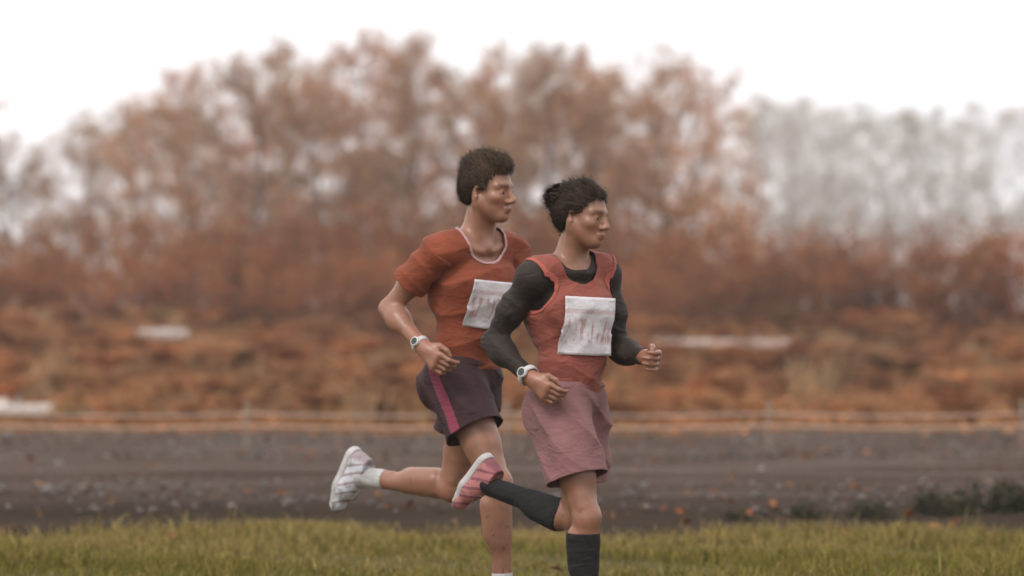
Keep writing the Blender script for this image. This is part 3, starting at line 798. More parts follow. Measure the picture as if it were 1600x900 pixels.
def smooth_mesh(P, Q, it=2, lam=.5):
    for _ in range(it):
        S = np.zeros_like(P); c = np.zeros(len(P))
        for a, b in ((0, 1), (1, 2), (2, 3), (3, 0)):
            for i, j in ((a, b), (b, a)):
                for k in range(3): S[:, k] += np.bincount(Q[:, i], P[Q[:, j], k], len(P))
                c += np.bincount(Q[:, i], minlength=len(P))
        P = P + lam * (S / np.maximum(c, 1)[:, None] - P)
    return P

def garment(prims, infl, clipf, amp=.0025, fr=38, seed=0., extra=None):
    f = Field(prims, infl); X, Y, Z = f.axes()
    f.v = f.v + wrinkle(X, Y, Z, amp, fr, seed)
    cl = clipf(X, Y, Z); cl = np.broadcast_to(cl, f.v.shape).astype(np.float32)
    P, Q = f.mesh(cl)
    g = Field.__new__(Field); g.lo, g.h, g.n, g.v = f.lo, f.h, f.n, cl
    c = g.sample(P); cap = (np.abs(c[Q]) < .4 * f.h).all(1) | (c[Q].max(1) > .6 * f.h)
    Q = Q[~cap]
    used = np.zeros(len(P), bool); used[Q.ravel()] = True; m = np.cumsum(used) - 1
    return P[used], m[Q], f

def plane(p, nrm):
    nrm = np.asarray(nrm, float) / np.linalg.norm(nrm); p = np.asarray(p, float)
    return lambda X, Y, Z: (X - p[0]) * nrm[0] + (Y - p[1]) * nrm[1] + (Z - p[2]) * nrm[2]
def capsule_cut(a, b, ra, rb):
    a, b = np.asarray(a, float), np.asarray(b, float); ba = b - a
    def f(X, Y, Z):
        t = np.clip(((X - a[0]) * ba[0] + (Y - a[1]) * ba[1] + (Z - a[2]) * ba[2]) / (ba @ ba), 0, 1)
        return ra + (rb - ra) * t - np.sqrt((X - a[0] - t * ba[0]) ** 2 + (Y - a[1] - t * ba[1]) ** 2 + (Z - a[2] - t * ba[2]) ** 2)
    return f
def cuts(*fs):
    def f(X, Y, Z):
        r = fs[0](X, Y, Z)
        for g in fs[1:]: r = np.maximum(r, g(X, Y, Z))
        return r
    return f

def solid(o, t):
    m = o.modifiers.new("thickness", 'SOLIDIFY'); m.thickness = t; m.offset = -1
    return o

def skeleton(c):
    """joint positions in the runner's own frame: x forward, y left, z up"""
    S = c['h'] / 1.75; J = {'S': S}
    Rp = rot('z', c.get('hip_yaw', 0)) @ rot('y', c['lean'] * .6)
    Rc = rot('z', c['yaw']) @ rot('y', c['lean']) @ rot('x', c.get('roll', 0))
    Rh = rot('z', c['head_yaw']) @ rot('y', c['head_pitch']) @ rot('x', c.get('head_roll', 0))
    P = np.zeros(3); J['Rp'], J['Rc'], J['Rh'] = Rp, Rc, Rh
    pel = lambda v: P + Rp @ (np.array(v, float) * S)
    J['waist'] = pel((0, 0, .12))
    che = lambda v: J['waist'] + Rc @ (np.array(v, float) * S)
    J['pel'], J['che'] = pel, che
    J['head'] = che((.012, 0, .40)) + Rh @ (np.array((.030, 0, .162)) * S)
    J['hd'] = lambda v: J['head'] + Rh @ (np.array(v, float) * S * .96)
    for sd, nm in ((1, 'L'), (-1, 'R')):
        a, ab, k, q = c['leg' + nm]
        hip = pel((0, sd * .088, -.015)); d = np.array([math.sin(a), sd * math.sin(ab), -math.cos(a)]); d /= np.linalg.norm(d)
        kn = hip + d * .43 * S
        s = a - k; d2 = np.array([math.sin(s), -sd * math.sin(ab) * .9, -math.cos(s)]); d2 /= np.linalg.norm(d2)
        an = kn + d2 * .42 * S
        fa = s - q; Fm = np.stack([[math.cos(fa), 0, math.sin(fa)], [0, 1, 0], [-math.sin(fa), 0, math.cos(fa)]], 1)
        J['hip' + nm], J['knee' + nm], J['ank' + nm], J['foot' + nm] = hip, kn, an, Fm
        b, out, e, inn = c['arm' + nm]
        sh = che((-.005, sd * .172, .335)); Y = rot('z', c['yaw'])
        u = Y @ np.array([math.sin(b), sd * out, -math.cos(b)]); u /= np.linalg.norm(u); el = sh + u * .285 * S
        w = Y @ np.array([math.sin(b + e), -sd * inn, -math.cos(b + e)]); w /= np.linalg.norm(w); wr = el + w * .245 * S
        J['sh' + nm], J['el' + nm], J['wr' + nm] = sh, el, wr
    low = min((J['ank' + n] + J['foot' + n] @ np.array(p) * S)[2] for n in 'LR' for p in ((-.07, 0, -.088), (.09, 0, -.088), (.185, 0, -.07)))
    return J, -low

def body_prims(J, c):
    S = J['S']; B = Prims(); sl = c.get('slim', 1.0)
    pel, che, hd = J['pel'], J['che'], J['hd']; Rp, Rc, Rh = J['Rp'], J['Rc'], J['Rh']
    E = lambda f, Rm, v, r, k=.04, tag='torso', op=1: B.ell(f(v), np.array(r) * S * (sl if tag == 'torso' else 1), k, tag, Rm, op)
    C = lambda a, b, ra, rb, k=.03, tag='torso': B.cone(a, b, ra * S, rb * S, k, tag)
    E(pel, Rp, (0, 0, .01), (.098, .150, .10)); E(pel, Rp, (.005, 0, .12), (.086, .122, .12)); E(che, Rc, (.012, 0, .03), (.09, .122, .11))
    for s in (1, -1):
        E(pel, Rp, (-.052, s * .072, -.045), (.08, .078, .085), tag='hipmass')
        E(che, Rc, (.052, s * .065, .225), (.062, .078, .06)); E(che, Rc, (-.045, s * .09, .22), (.06, .065, .12))
        C(che((-.005, s * .03, .385)), che((-.005, s * .135, .352)), .040, .042, .04)
        C(che((0, s * .05, .33)), che((-.005, s * .165, .335)), .058, .052, .04)
    E(che, Rc, (.004, 0, .17), (.108, .142, .165))
    for s in (1, -1): C(che((.058, s * .022, .345)), che((.03, s * .135, .372)), .012, .012, .012)
    C(che((.05, 0, .36)), che((.01, 0, .375)), .02, .03, .03)
    C(che((-.012, 0, .36)), hd((-.022, 0, -.055)), .060, .053, .03, 'neck')
    for s in (1, -1): C(che((.035, s * .02, .365)), hd((-.012, s * .058, -.04)), .017, .017, .02, 'neck')
    for nm in 'LR':
        sd = 1 if nm == 'L' else -1
        sh, el, wr, hip, kn, an = (J[q + nm] for q in ('sh', 'el', 'wr', 'hip', 'knee', 'ank'))
        B.ell(sh, np.array([.046, .046, .052]) * S, .03, 'armup' + nm)
        C(sh, el, .043, .034, .03, 'armup' + nm)
        B.ell(sh * .5 + el * .5, np.array([.041, .040, .043]) * S, .05, 'armup' + nm)
        C(el, wr, .035, .0245, .02, 'armlo' + nm); B.ell(el * .72 + wr * .28, np.array([.038, .038, .038]) * S, .05, 'armlo' + nm)
        ua = (el - sh) / np.linalg.norm(el - sh); fa_ = (wr - el) / np.linalg.norm(wr - el); hinge = np.cross(ua, fa_); hinge /= np.linalg.norm(hinge) + 1e-9
        bf = np.cross(hinge, ua); bf = bf if bf @ fa_ > 0 else -bf                                      # biceps side
        B.cone(sh + (el - sh) * .35 + bf * .016 * S, sh + (el - sh) * .72 + bf * .014 * S, .026 * S, .024 * S, .012, 'armup' + nm)
        B.cone(sh + (el - sh) * .30 - bf * .018 * S, sh + (el - sh) * .62 - bf * .016 * S, .026 * S, .022 * S, .012, 'armup' + nm)
        B.ell(el - bf * .010 * S - ua * -.012 * S, np.array([.017, .017, .017]) * S, .015, 'armlo' + nm)   # elbow point
        B.cone(el + fa_ * .02 * S + hinge * .016 * S, el + fa_ * .12 * S + hinge * .012 * S, .024 * S, .018 * S, .012, 'armlo' + nm)
        B.cone(el + fa_ * .03 * S - hinge * .016 * S, el + fa_ * .14 * S - hinge * .010 * S, .022 * S, .016 * S, .012, 'armlo' + nm)
        # thigh, knee, calf
        d = (kn - hip); d /= np.linalg.norm(d); fw = np.cross(np.array([0, 1., 0]), d); fw = -fw if fw[0] < 0 else fw
        C(hip, kn, .084 * sl, .047, .045, 'thigh' + nm)
        B.cone(hip + d * .07 * S + fw * .02 * S, hip + d * .27 * S + fw * .016 * S, .066 * S * sl, .054 * S, .045, 'thigh' + nm)
        B.ell(kn + fw * .010 * S, np.array([.043, .045, .050]) * S, .025, 'knee' + nm)
        d2 = (an - kn); d2 /= np.linalg.norm(d2); bk = -np.cross(np.array([0, 1., 0]), d2); bk = -bk if bk @ fw > 0 else bk
        sv = np.array([0, 1., 0])
        for q, r0, r1, dn in ((.030, .034, .022, .36), (-.028, .030, .027, .385)):                          # vastus heads above the knee
            B.cone(hip + d * .22 * S + sv * q * S + fw * .022 * S, hip + d * dn * S + sv * q * S * .9 + fw * .020 * S, r0 * S, r1 * S, .014, 'thigh' + nm)
        B.cone(hip + d * .12 * S - fw * .035 * S, hip + d * .36 * S - fw * .020 * S, .046 * S, .028 * S, .02, 'thigh' + nm)   # hamstring
        B.ell(kn + fw * .036 * S, np.array([.019, .020, .024]) * S, .012, 'knee' + nm)                        # kneecap
        C(kn, an, .040, .026, .022, 'shin' + nm)
        for q, dn in ((.020, .20), (-.020, .17)): B.cone(kn + d2 * .06 * S + bk * .024 * S + sv * q * S, kn + d2 * dn * S + bk * .022 * S + sv * q * .8 * S, .029 * S, .025 * S, .012, 'shin' + nm)
        B.cone(kn + d2 * .28 * S + bk * .020 * S, an + bk * .026 * S - d2 * .01 * S, .016 * S, .011 * S, .014, 'shin' + nm)      # heel tendon
        B.cone(kn + d2 * .05 * S - bk * .022 * S, kn + d2 * .36 * S - bk * .012 * S, .018 * S, .014 * S, .012, 'shin' + nm)      # shin bone
        for q in (1, -1): B.ell(an + sv * q * .024 * S, np.array([.012, .012, .014]) * S, .01, 'shin' + nm)
        C(kn, an, .036, .024, .02, 'shin' + nm); B.cone(kn + d2 * .08 * S + bk * .020 * S, kn + d2 * .19 * S + bk * .016 * S, .044 * S, .037 * S, .045, 'shin' + nm)
        Fm = J['foot' + nm]; F = lambda v: an + Fm @ (np.array(v) * S)
        C(an, F((-.030, 0, -.045)), .028, .026, .02, 'foot' + nm); C(F((.0, 0, -.03)), F((.11, 0, -.062)), .027, .018, .02, 'foot' + nm)
        hand(B, J, nm, c)
    # head
    hs = S * .96
    E = lambda v, r, k=.02, tag='head', op=1, Rm=Rh: B.ell(hd(v), np.array(r) * hs, k, tag, Rm, op)
    Cn = lambda a, b, ra, rb, k=.014, tag='head': B.cone(hd(a), hd(b), ra * hs, rb * hs, k, tag)
    E((-.016, 0, .036), (.097, .076, .090)); E((.034, 0, -.028), (.056, .058, .084), .03); E((.066, 0, -.098), (.022, .022, .018), .025)
    for s in (1, -1):
        Cn((-.002, s * .056, -.048), (.055, s * .016, -.094), .020, .018, .025)
        E((.056, s * .042, -.026), (.025, .021, .019), .02)
        Cn((.083, s * .012, .018), (.068, s * .044, .016), .012, .011, .015)
    for s in (1, -1):
        E((.100, s * .031, -.006), (.022, .018, .0125), .014, 'socket', -1)
        E((.0755, s * .031, -.007), (.0135, .0155, .0135), .006); E((.0905, s * .031, -.0075), (.010, .0140, .0064), .003, 'slit', -1)
        E((-.008, s * .079, -.012), (.019, .007, .031), .008, 'ear', 1, Rh @ rot('y', .2) @ rot('z', s * .35))
        E((.002, s * .083, -.008), (.008, .006, .014), .006, 'concha', -1)
    Cn((.086, 0, .006), (.111, 0, -.036), .0085, .0115, .012)
    for s in (1, -1): E((.098, s * .0125, -.041), (.011, .008, .008), .008)
    E((.088, 0, -.065), (.013, .022, .0065), .008); E((.086, 0, -.076), (.012, .019, .0075), .008)
    return B

def hand(B, J, nm, c):
    """loosely closed running hand: palm, four curled fingers of different lengths, thumb from the palm's side"""
    S = J['S']; sd = 1 if nm == 'L' else -1
    el, wr = J['el' + nm], J['wr' + nm]
    ax = wr - el; ax /= np.linalg.norm(ax)
    inward = np.array([0, -sd, 0.]); inward = inward - ax * (inward @ ax); inward /= np.linalg.norm(inward)      # palm faces the body
    up = np.cross(ax, inward) * 1.0; up = up if up[2] > 0 else -up                                                  # thumb side up
    L = lambda a, b, d: wr + (ax * a + up * b + inward * d) * S
    T = 'hand' + nm
    B.cone(L(-.01, 0, 0), L(.03, .004, 0), .026 * S, .024 * S, .02, T)
    for b in (.026, .009, -.009, -.025):                                                                              # metacarpals make the palm
        B.cone(L(.02, b * .6, .0), L(.085, b, .004), .0155 * S, .0125 * S, .014, T)
    for b, l, cu in ((.031, .95, .55), (.0105, 1.05, .7), (-.0105, .98, .8), (-.031, .80, .85)):
        p = np.array([.086, b, .004]); ang = cu * .9
        for seg, r0, r1 in ((.042, .0098, .0088), (.027, .0088, .0082), (.021, .0082, .0070)):
            q = p + np.array([math.cos(ang), 0, math.sin(ang)]) * seg * l
            B.cone(L(*p), L(*q), r0 * S, r1 * S, .003, T); p = q; ang += cu * 1.25
    p0, p1, p2, p3 = (.028, .022, .006), (.055, .045, .016), (.082, .046, .030), (.100, .036, .040)
    B.cone(L(*p0), L(*p1), .0155 * S, .0125 * S, .010, T); B.cone(L(*p1), L(*p2), .0115 * S, .0102 * S, .004, T); B.cone(L(*p2), L(*p3), .0102 * S, .008 * S, .004, T)

def shoe_meshes(S):
    U = Prims(); k = .02
    U.cone((-.045, 0, -.045), (-.045, 0, .0), .036, .038, k); U.cone((-.045, 0, -.05), (.07, .0, -.052), .036, .038, k)
    U.cone((.0, 0, -.01), (.085, 0, -.045), .036, .030, .03); U.cone((.07, 0, -.056), (.145, .006, -.062), .040, .028, k); U.ell((.155, .004, -.064), (.032, .034, .022), k)
    U.p = [(kd, tuple(np.asarray(x) * (S if not (kd == 'e' and i == 1) else 1) if not np.isscalar(x) else x * S for i, x in enumerate(d)), kk, t, o) for kd, d, kk, t, o in U.p]
    f = Field(U, 0, .0035); X, Y, Z = f.axes()
    cl = np.maximum(-.078 * S - Z, np.maximum(Z - .018 * S - .15 * X, 0.0 - 1 + 0 * X))
    Pu, Qu = f.mesh(np.broadcast_to(cl, f.v.shape).astype(np.float32))
    W = Prims()
    W.cone((-.05, 0, -.078), (.07, .003, -.080), .040, .042, .02); W.cone((.07, .003, -.080), (.150, .006, -.074), .044, .032, .02)
    W.p = [(kd, tuple(np.asarray(x) * S if not np.isscalar(x) else x * S for x in d), kk, t, o) for kd, d, kk, t, o in W.p]
    g = Field(W, 0, .0035); X, Y, Z = g.axes()
    top = Z + (.064 - .012 * 0) * S - .10 * np.maximum(X - .09 * S, 0)
    sole = g.mesh(np.broadcast_to(np.maximum(top, -.092 * S - Z + .10 * np.maximum(X - .10 * S, 0)), g.v.shape).astype(np.float32))
    outs = g.mesh(np.broadcast_to(np.maximum(Z + .0915 * S - .10 * np.maximum(X - .10 * S, 0), -.0965 * S - Z + .10 * np.maximum(X - .10 * S, 0)), g.v.shape).astype(np.float32))
    lp = []
    for x in (.035, .055, .075, .095):
        z = .022 - .35 * x; lp.append((np.array([[x - .004, -.030, z - .018], [x, -.015, z - .003], [x + .002, 0, z + .002], [x, .015, z - .003], [x - .004, .030, z - .018]]) * S, np.full(5, .0028), 0))
    return (np_mesh("shoe_upper", smooth_mesh(Pu, Qu), Qu), np_mesh("shoe_sole", smooth_mesh(*sole), sole[1]), np_mesh("shoe_outsole", smooth_mesh(*outs), outs[1]), np_mesh("shoe_lace", *tubes(lp, (5,))))

def hair_for(person, J, c):
    hs = J['S'] * .96; hd = J['hd']; Rh = J['Rh']; h0 = J['head']
    Hp = Prims()
    Hp.ell(hd((-.016, 0, .040)), np.array((.104, .084, .096)) * hs, .02, 'h', Rh)
    Hp.ell(hd((-.05, 0, -.01)), np.array((.062, .070, .07)) * hs, .03, 'h', Rh)
    for v, r in c['hair_lumps']: Hp.ell(hd(v), np.array(r) * hs, .03, 'h', Rh)
    f = Field(Hp, 0); X, Y, Z = f.axes()
    lx = (Rh[0, 0] * (X - h0[0]) + Rh[1, 0] * (Y - h0[1]) + Rh[2, 0] * (Z - h0[2])) / hs
    ly = (Rh[0, 1] * (X - h0[0]) + Rh[1, 1] * (Y - h0[1]) + Rh[2, 1] * (Z - h0[2])) / hs
    lz = (Rh[0, 2] * (X - h0[0]) + Rh[1, 2] * (Y - h0[1]) + Rh[2, 2] * (Z - h0[2])) / hs
    f.v = f.v + (.0035 * np.sin(60 * ly + 90 * lz * .4 + 3 * np.sin(30 * lx)) + .0025 * np.sin(130 * ly + 40 * lx)).astype(np.float32)
    fx = np.array(c['hairline'])                                       # hairline height along the head's side, back to front
    line = np.interp(lx, fx[:, 0], fx[:, 1])
    cl = (line - lz) * hs + .004 * np.sin(200 * ly + 150 * lx)
    P, Q = f.mesh(cl.astype(np.float32))
    n = len(P); base = np.array(c['hair_col'])
    cc = base * (1 + .3 * rng.normal(size=(n, 1)) * .5)
    hm = obj("hair", np_mesh("hair", P, Q, np.clip(cc, .004, 1)), M["hair"], person)
    # loose strands laid over it
    cen = h0 + Rh @ (np.array((-.016, 0, .03)) * hs)
    idx = rng.integers(0, n, 7000); p = P[idx]; nv = p - cen; nv /= np.linalg.norm(nv, axis=1, keepdims=True)
    flow = (Rh @ np.array(c['hair_flow'])) + rng.normal(size=(len(p), 3)) * .40
    flow -= nv * (flow * nv).sum(1, keepdims=True) * .9; flow /= np.linalg.norm(flow, axis=1, keepdims=True)
    side = np.cross(nv, flow); side /= np.linalg.norm(side, axis=1, keepdims=True) + 1e-9
    L = rng.uniform(.025, .075, len(p))[:, None]; w = rng.uniform(.0006, .0014, len(p))[:, None]
    lift = rng.uniform(.0005, .007, len(p))[:, None] + (rng.random((len(p), 1)) < .10) * rng.uniform(.004, .018, (len(p), 1))
    a = p - flow * L * .3 + nv * .001; b = p + flow * L * .2 + nv * lift; d = p + flow * L * .7 + nv * (lift * 1.1 - .012 * (L / .07) ** 2)
    V = np.stack([a - side * w, a + side * w, b + side * w, b - side * w, d], 1).reshape(-1, 3); q = np.arange(len(p)) * 5
    sc = np.repeat(base * rng.uniform(.4, 2.6, (len(p), 1)), 5, 0)
    obj("loose_strands", np_mesh("strands", V, [np.stack([q, q + 1, q + 2, q + 3], -1), np.stack([q + 3, q + 2, q + 4], -1)], sc), M["hair"], hm)
    return hm

def ring_band(p, ax, r, w, th, name):
    ax = ax / np.linalg.norm(ax); u = np.cross(ax, [0, 0, 1.]); u /= np.linalg.norm(u); v = np.cross(ax, u); n = 24
    an = np.arange(n) * 2 * np.pi / n; V = []
    for da, dr in ((-w / 2, 0), (-w / 2 * .9, th), (w / 2 * .9, th), (w / 2, 0)):
        V.append(p + ax * da + (r + dr) * (np.cos(an)[:, None] * u + np.sin(an)[:, None] * v))
    i = np.arange(4 * n).reshape(4, n); j = np.roll(i, -1, 1)
    return np_mesh(name, np.concatenate(V), np.stack([i[:-1], j[:-1], j[1:], i[1:]], -1).reshape(-1, 4)), u, v

def make_bib(J, field, c, vest, mat):
    S = J['S']; che, Rc = J['che'], J['Rc']; W, H, zc, yc, tl = c['bib']
    nu, nv = 25, 23; u = np.linspace(-.5, .5, nu); v = np.linspace(-.5, .5, nv); Um, Vm = np.meshgrid(u, v, indexing='ij')
    yy = yc + (Um * W * math.cos(tl) - Vm * H * math.sin(tl)); zz = zc + (Um * W * math.sin(tl) + Vm * H * math.cos(tl))
    org = np.einsum('ij,abj->abi', Rc, np.stack([0 * yy, yy, zz], -1)) + J['waist']; dr = Rc[:, 0]
    D = np.full(Um.shape, np.nan)
    for x in np.arange(.24, -.02, -.0015):
        m = np.isnan(D) & (field.sample(org + dr * x) < 0); D[m] = x
    D = np.where(np.isnan(D), np.nanmin(D) if np.isfinite(D).any() else .1, D)
    D0 = D.copy()
    for _ in range(20):
        Dp = np.pad(D, 1, mode='edge'); D = np.maximum((Dp[:-2, 1:-1] + Dp[2:, 1:-1] + Dp[1:-1, :-2] + Dp[1:-1, 2:]) / 4, D0)
    D = D + .005 + .004 * np.abs(np.sin(5 * Um + 3 * Vm)) + .010 * (np.abs(Um) * 2) ** 6 * (Vm < -.1)
    P = (org + dr * D[..., None]); i = np.arange(nu * nv).reshape(nu, nv)
    F = np.stack([i[:-1, :-1], i[1:, :-1], i[1:, 1:], i[:-1, 1:]], -1).reshape(-1, 4)
    b = obj("number_bib", np_mesh("number_bib", P.reshape(-1, 3), F, uvs=np.stack([Um + .5, Vm + .5], -1).reshape(-1, 2)), mat, vest)
    m = b.modifiers.new("paper", 'SOLIDIFY'); m.thickness = .0008; m.offset = 0
    b["label"] = "white paper race number, print smeared and unreadable"
    for a, q in ((1, 1), (1, -2), (-2, 1), (-2, -2)):
        p0, p1 = P[a, q], P[a + (1 if a > 0 else -1), q]; d = p1 - p0
        pts = np.array([p0 - d * .6 + dr * .003, p0 + dr * .006, p0 + d + dr * .007, p0 + d * 2 + dr * .003])
        obj("safety_pin", np_mesh("safety_pin", *tubes([(pts, np.full(4, .0011), 0)], (5,))), M["pin"], vest)

def skin_colors(P, J, c):
    hs = J['S'] * .96; q = (P - J['head']) @ J['Rh'] / hs; base = np.array(c['skin'])
    C = np.tile(base, (len(P), 1))
    def g(cx, r): return np.exp(-(((q - np.array(cx)) / np.array(r)) ** 2).sum(1))[:, None]
    lip = np.maximum(g((.098, 0, -.0655), (.02, .019, .0045)), g((.096, 0, -.0765), (.02, .016, .005))); C = C * (1 - .75 * lip) + np.array([.30, .095, .08]) * .75 * lip
    mouth = g((.1, 0, -.0708), (.03, .02, .0022)); C = C * (1 - .8 * mouth) + np.array([.07, .02, .018]) * .8 * mouth
    for s in (1, -1):
        ck = g((.075, s * .04, -.045), (.03, .02, .022)); C = C * (1 - .3 * ck) + np.array([.48, .17, .12]) * .3 * ck
        br = np.maximum(g((.092, s * .022, .020), (.035, .012, .0062)), g((.080, s * .040, .019), (.035, .011, .0055))); br = np.clip(br * 1.5, 0, 1); C = C * (1 - .92 * br) + np.array(c['hair_col']) * .92 * br
    dark = np.exp(-((q - np.array((.09, 0, -.05))) ** 2 / np.array((.03, .05, .05)) ** 2).sum(1))[:, None]          # ruddy lower face
    C = C * (1 - .12 * dark) + np.array([.36, .12, .08]) * .12 * dark
    for n in 'LR':                                                                                               # reddened knees, elbows and knuckles
        for k, r in (('knee', .06), ('el', .05), ('wr', .10)):
            w = np.exp(-((P - J[k + n]) ** 2).sum(1) / r ** 2)[:, None]; C = C * (1 - .22 * w) + np.array([.34, .105, .07]) * .22 * w
    C = C * (1 + .10 * np.sin(P[:, :1] * 55 + 3 * np.sin(P[:, 2:] * 40)) * np.sin(P[:, 1:2] * 60))
    return C

def eye_meshes(J, person):
    hs = J['S'] * .96
    for s in (1, -1):
        n, m = 16, 12; th = np.linspace(0, np.pi, m)[:, None]; ph = np.arange(n)[None] * 2 * np.pi / n
        loc = np.stack([np.cos(th) + 0 * ph, np.sin(th) * np.cos(ph), np.sin(th) * np.sin(ph)], -1).reshape(-1, 3)
        V = J['head'] + (np.array((.0752, s * .031, -.0072)) + loc * .0118) @ J['Rh'].T * hs
        cr = np.arccos(np.clip(loc[:, 0], -1, 1))[:, None]
        C = np.where(cr < .32, np.array([.01, .01, .01]), np.where(cr < .62, np.array([.07, .035, .015]), np.array([.42, .38, .36])))
        i = np.arange(n * m).reshape(m, n); j = np.roll(i, -1, 1)
        obj("eye", np_mesh("eye", V, np.stack([i[:-1], i[1:], j[1:], j[:-1]], -1).reshape(-1, 4), C), M["eye"], person)

def finish(name, P, Q, mat, parent, it=2, thick=.0022, uvs=None):
    o = obj(name, np_mesh(name, smooth_mesh(P, Q, it), Q, uvs=uvs), mat, parent)
    return solid(o, thick) if thick else o

def runner(c):
    J, zup = skeleton(c); S = J['S']
    person = empty("person", (c['x'], c['y'], c['ground']), c['rz'])
    # lift everything so that the lower shoe stands on the turf
    lift = np.array([0, 0, zup])
    for k in list(J):
        if isinstance(J[k], np.ndarray) and J[k].shape == (3,): J[k] = J[k] + lift
    p0 = J['pel']; c0 = None
    Rp, Rc, Rh = J['Rp'], J['Rc'], J['Rh']
    J['pel'] = lambda v: lift + Rp @ (np.array(v, float) * S)
    J['che'] = lambda v: J['waist'] + Rc @ (np.array(v, float) * S)
    J['hd'] = lambda v: J['head'] + Rh @ (np.array(v, float) * S * .96)
    B = body_prims(J, c)
    f = Field(B); P, Q = f.mesh(); P = smooth_mesh(P, Q, 1, .4)
    obj("body", np_mesh("body", P, Q, skin_colors(P, J, c)), M["skin"], person)
    eye_meshes(J, person); hair_for(person, J, c)
    che, pel = J['che'], J['pel']
    neck_cut = capsule_cut(che((.05, 0, .385)), che((-.01, 0, .52)), .080 * S, .11 * S)
    hem = plane(pel((0, 0, .03)), -J['Rp'][:, 2] - np.array([0, 0, 0]))
    # --- base layer
    if c['kit'] == 'vest':
        wr = [plane(J['wr' + n] - (J['wr' + n] - J['el' + n]) * .10, J['wr' + n] - J['el' + n]) for n in 'LR']
        neck2 = capsule_cut(che((.03, 0, .42)), che((-.01, 0, .52)), .072 * S, .10 * S)
        for nm, sd in (('L', 1), ('R', -1)):
            a = garment(B.sel('armup' + nm, 'armlo' + nm), .0045, cuts(wr[0 if nm == 'L' else 1], plane(che((0, sd * .128, .3)), -J['Rc'][:, 1] * sd)), .0034, 62, 2. + sd)
            finish("base_layer_sleeve", a[0], a[1], M["charcoal_layer"], person, 1)
        t = garment(B.sel('torso', 'armup'), .0035, cuts(hem, neck2, plane(J['shL'] * .6 + J['elL'] * .4, J['elL'] - J['shL']), plane(J['shR'] * .6 + J['elR'] * .4, J['elR'] - J['shR'])), .0005, 40)
        finish("base_layer_body", t[0], t[1], M["charcoal_layer"], person, 1)
        arm = [capsule_cut(che((-.005, sd * .160, .30)), che((-.005, sd * .30, .33)), .082 * S, .13 * S) for sd in (1, -1)]
        g = garment(B.sel('torso', 'hipmass'), .0155, cuts(hem, neck_cut, *arm), .0075, 34, 1.3)
        loc = (g[0] - J['waist']) @ Rc / S; uv = np.stack([np.clip(.5 + (loc[:, 0] * 1.0 - .02) * 3.0 + 0 * loc[:, 1], 0, 1), loc[:, 2] + .2], -1)
        vest = finish("running_vest", g[0], g[1], M["coral_vest"], person, 2, uvs=uv)
        field = g[2]
        # bright piping round the armholes
        for sd in (1, -1):
            a = garment(B.sel('torso'), .0185, cuts(hem, neck_cut, arm[0 if sd > 0 else 1], lambda X, Y, Z, s=sd: -capsule_cut(che((-.005, s * .160, .30)), che((-.005, s * .30, .33)), .097 * S, .145 * S)(X, Y, Z)), .0075, 34, 1.3)
            finish("armhole_piping", a[0], a[1], M["coral_trim"], vest, 1)
    else:
        sl = [plane(J['sh' + n] * .42 + J['el' + n] * .58, J['el' + n] - J['sh' + n]) for n in 'LR']
        g = garment(B.sel('torso', 'hipmass'), .012, cuts(hem, neck_cut), .0085, 32, 4.1)
        vest = finish("running_shirt", g[0], g[1], M["orange_shirt"], person, 2); field = g[2]
        Bs = B.sel('torso', 'armup')
        for n, sd in (('L', 1), ('R', -1)):
            Bn = B.sel('armup' + n); Bn.cone(J['sh' + n], J['sh' + n] * .4 + J['el' + n] * .6, .048 * S, .058 * S, .02, 'sl'); Bn.cone(che((0, sd * .11, .338)), J['sh' + n], .049 * S, .046 * S, .02, 'sl')
            a = garment(Bn, .0085, cuts(sl[0 if n == 'L' else 1], plane(che((0, sd * .115, .3)), -Rc[:, 1] * sd)), .007, 38, 4.1 + sd); finish("sleeve", a[0], a[1], M["orange_shirt"], vest, 2)
        ncol = lambda X, Y, Z: -capsule_cut(che((.05, 0, .385)), che((-.01, 0, .52)), .092 * S, .122 * S)(X, Y, Z)
        a = garment(B.sel('torso', 'armup'), .0145, cuts(neck_cut, ncol), .006, 32, 4.1); finish("collar_trim", a[0], a[1], M["pink_trim"], vest, 1)
    make_bib(J, field, c, vest, M[c['bib_mat']])
    # --- shorts
    waist = plane(pel((0, 0, .075)), J['Rp'][:, 2])
    Bt = B.sel('hipmass', 'thigh'); Bt.ell(pel((0, 0, .01)), np.array((.098, .150, .10)) * S, .04, 's', Rp)
    fl = c['short_len']; hems = []
    for n in 'LR':
        h, k = J['hip' + n], J['knee' + n]; Bt.cone(h * .8 + k * .2, h * (1 - fl) + k * fl, .090 * S, .104 * S, .04, 's')
        d = k - h; hems.append(lambda X, Y, Z, q=plane(h * (1 - fl) + k * fl, d), h=h, k=k, o=J['hip' + ('R' if n == 'L' else 'L')], ok=J['knee' + ('R' if n == 'L' else 'L')]: np.where(
            capsule_cut(h, k, 0, 0)(X, Y, Z) >= capsule_cut(o, ok, 0, 0)(X, Y, Z), q(X, Y, Z), -1.0))
    g = garment(Bt, .013, cuts(waist, *hems), .010, 28, 6.2)
    sh = finish("running_shorts", g[0], g[1], M[c['short_mat']], person, 2)
    wb = garment(Bt, .0165, cuts(waist, plane(pel((0, 0, .048)), -J['Rp'][:, 2])), .003, 60, 1.); finish("waistband", wb[0], wb[1], M[c['short_mat']], sh, 1)
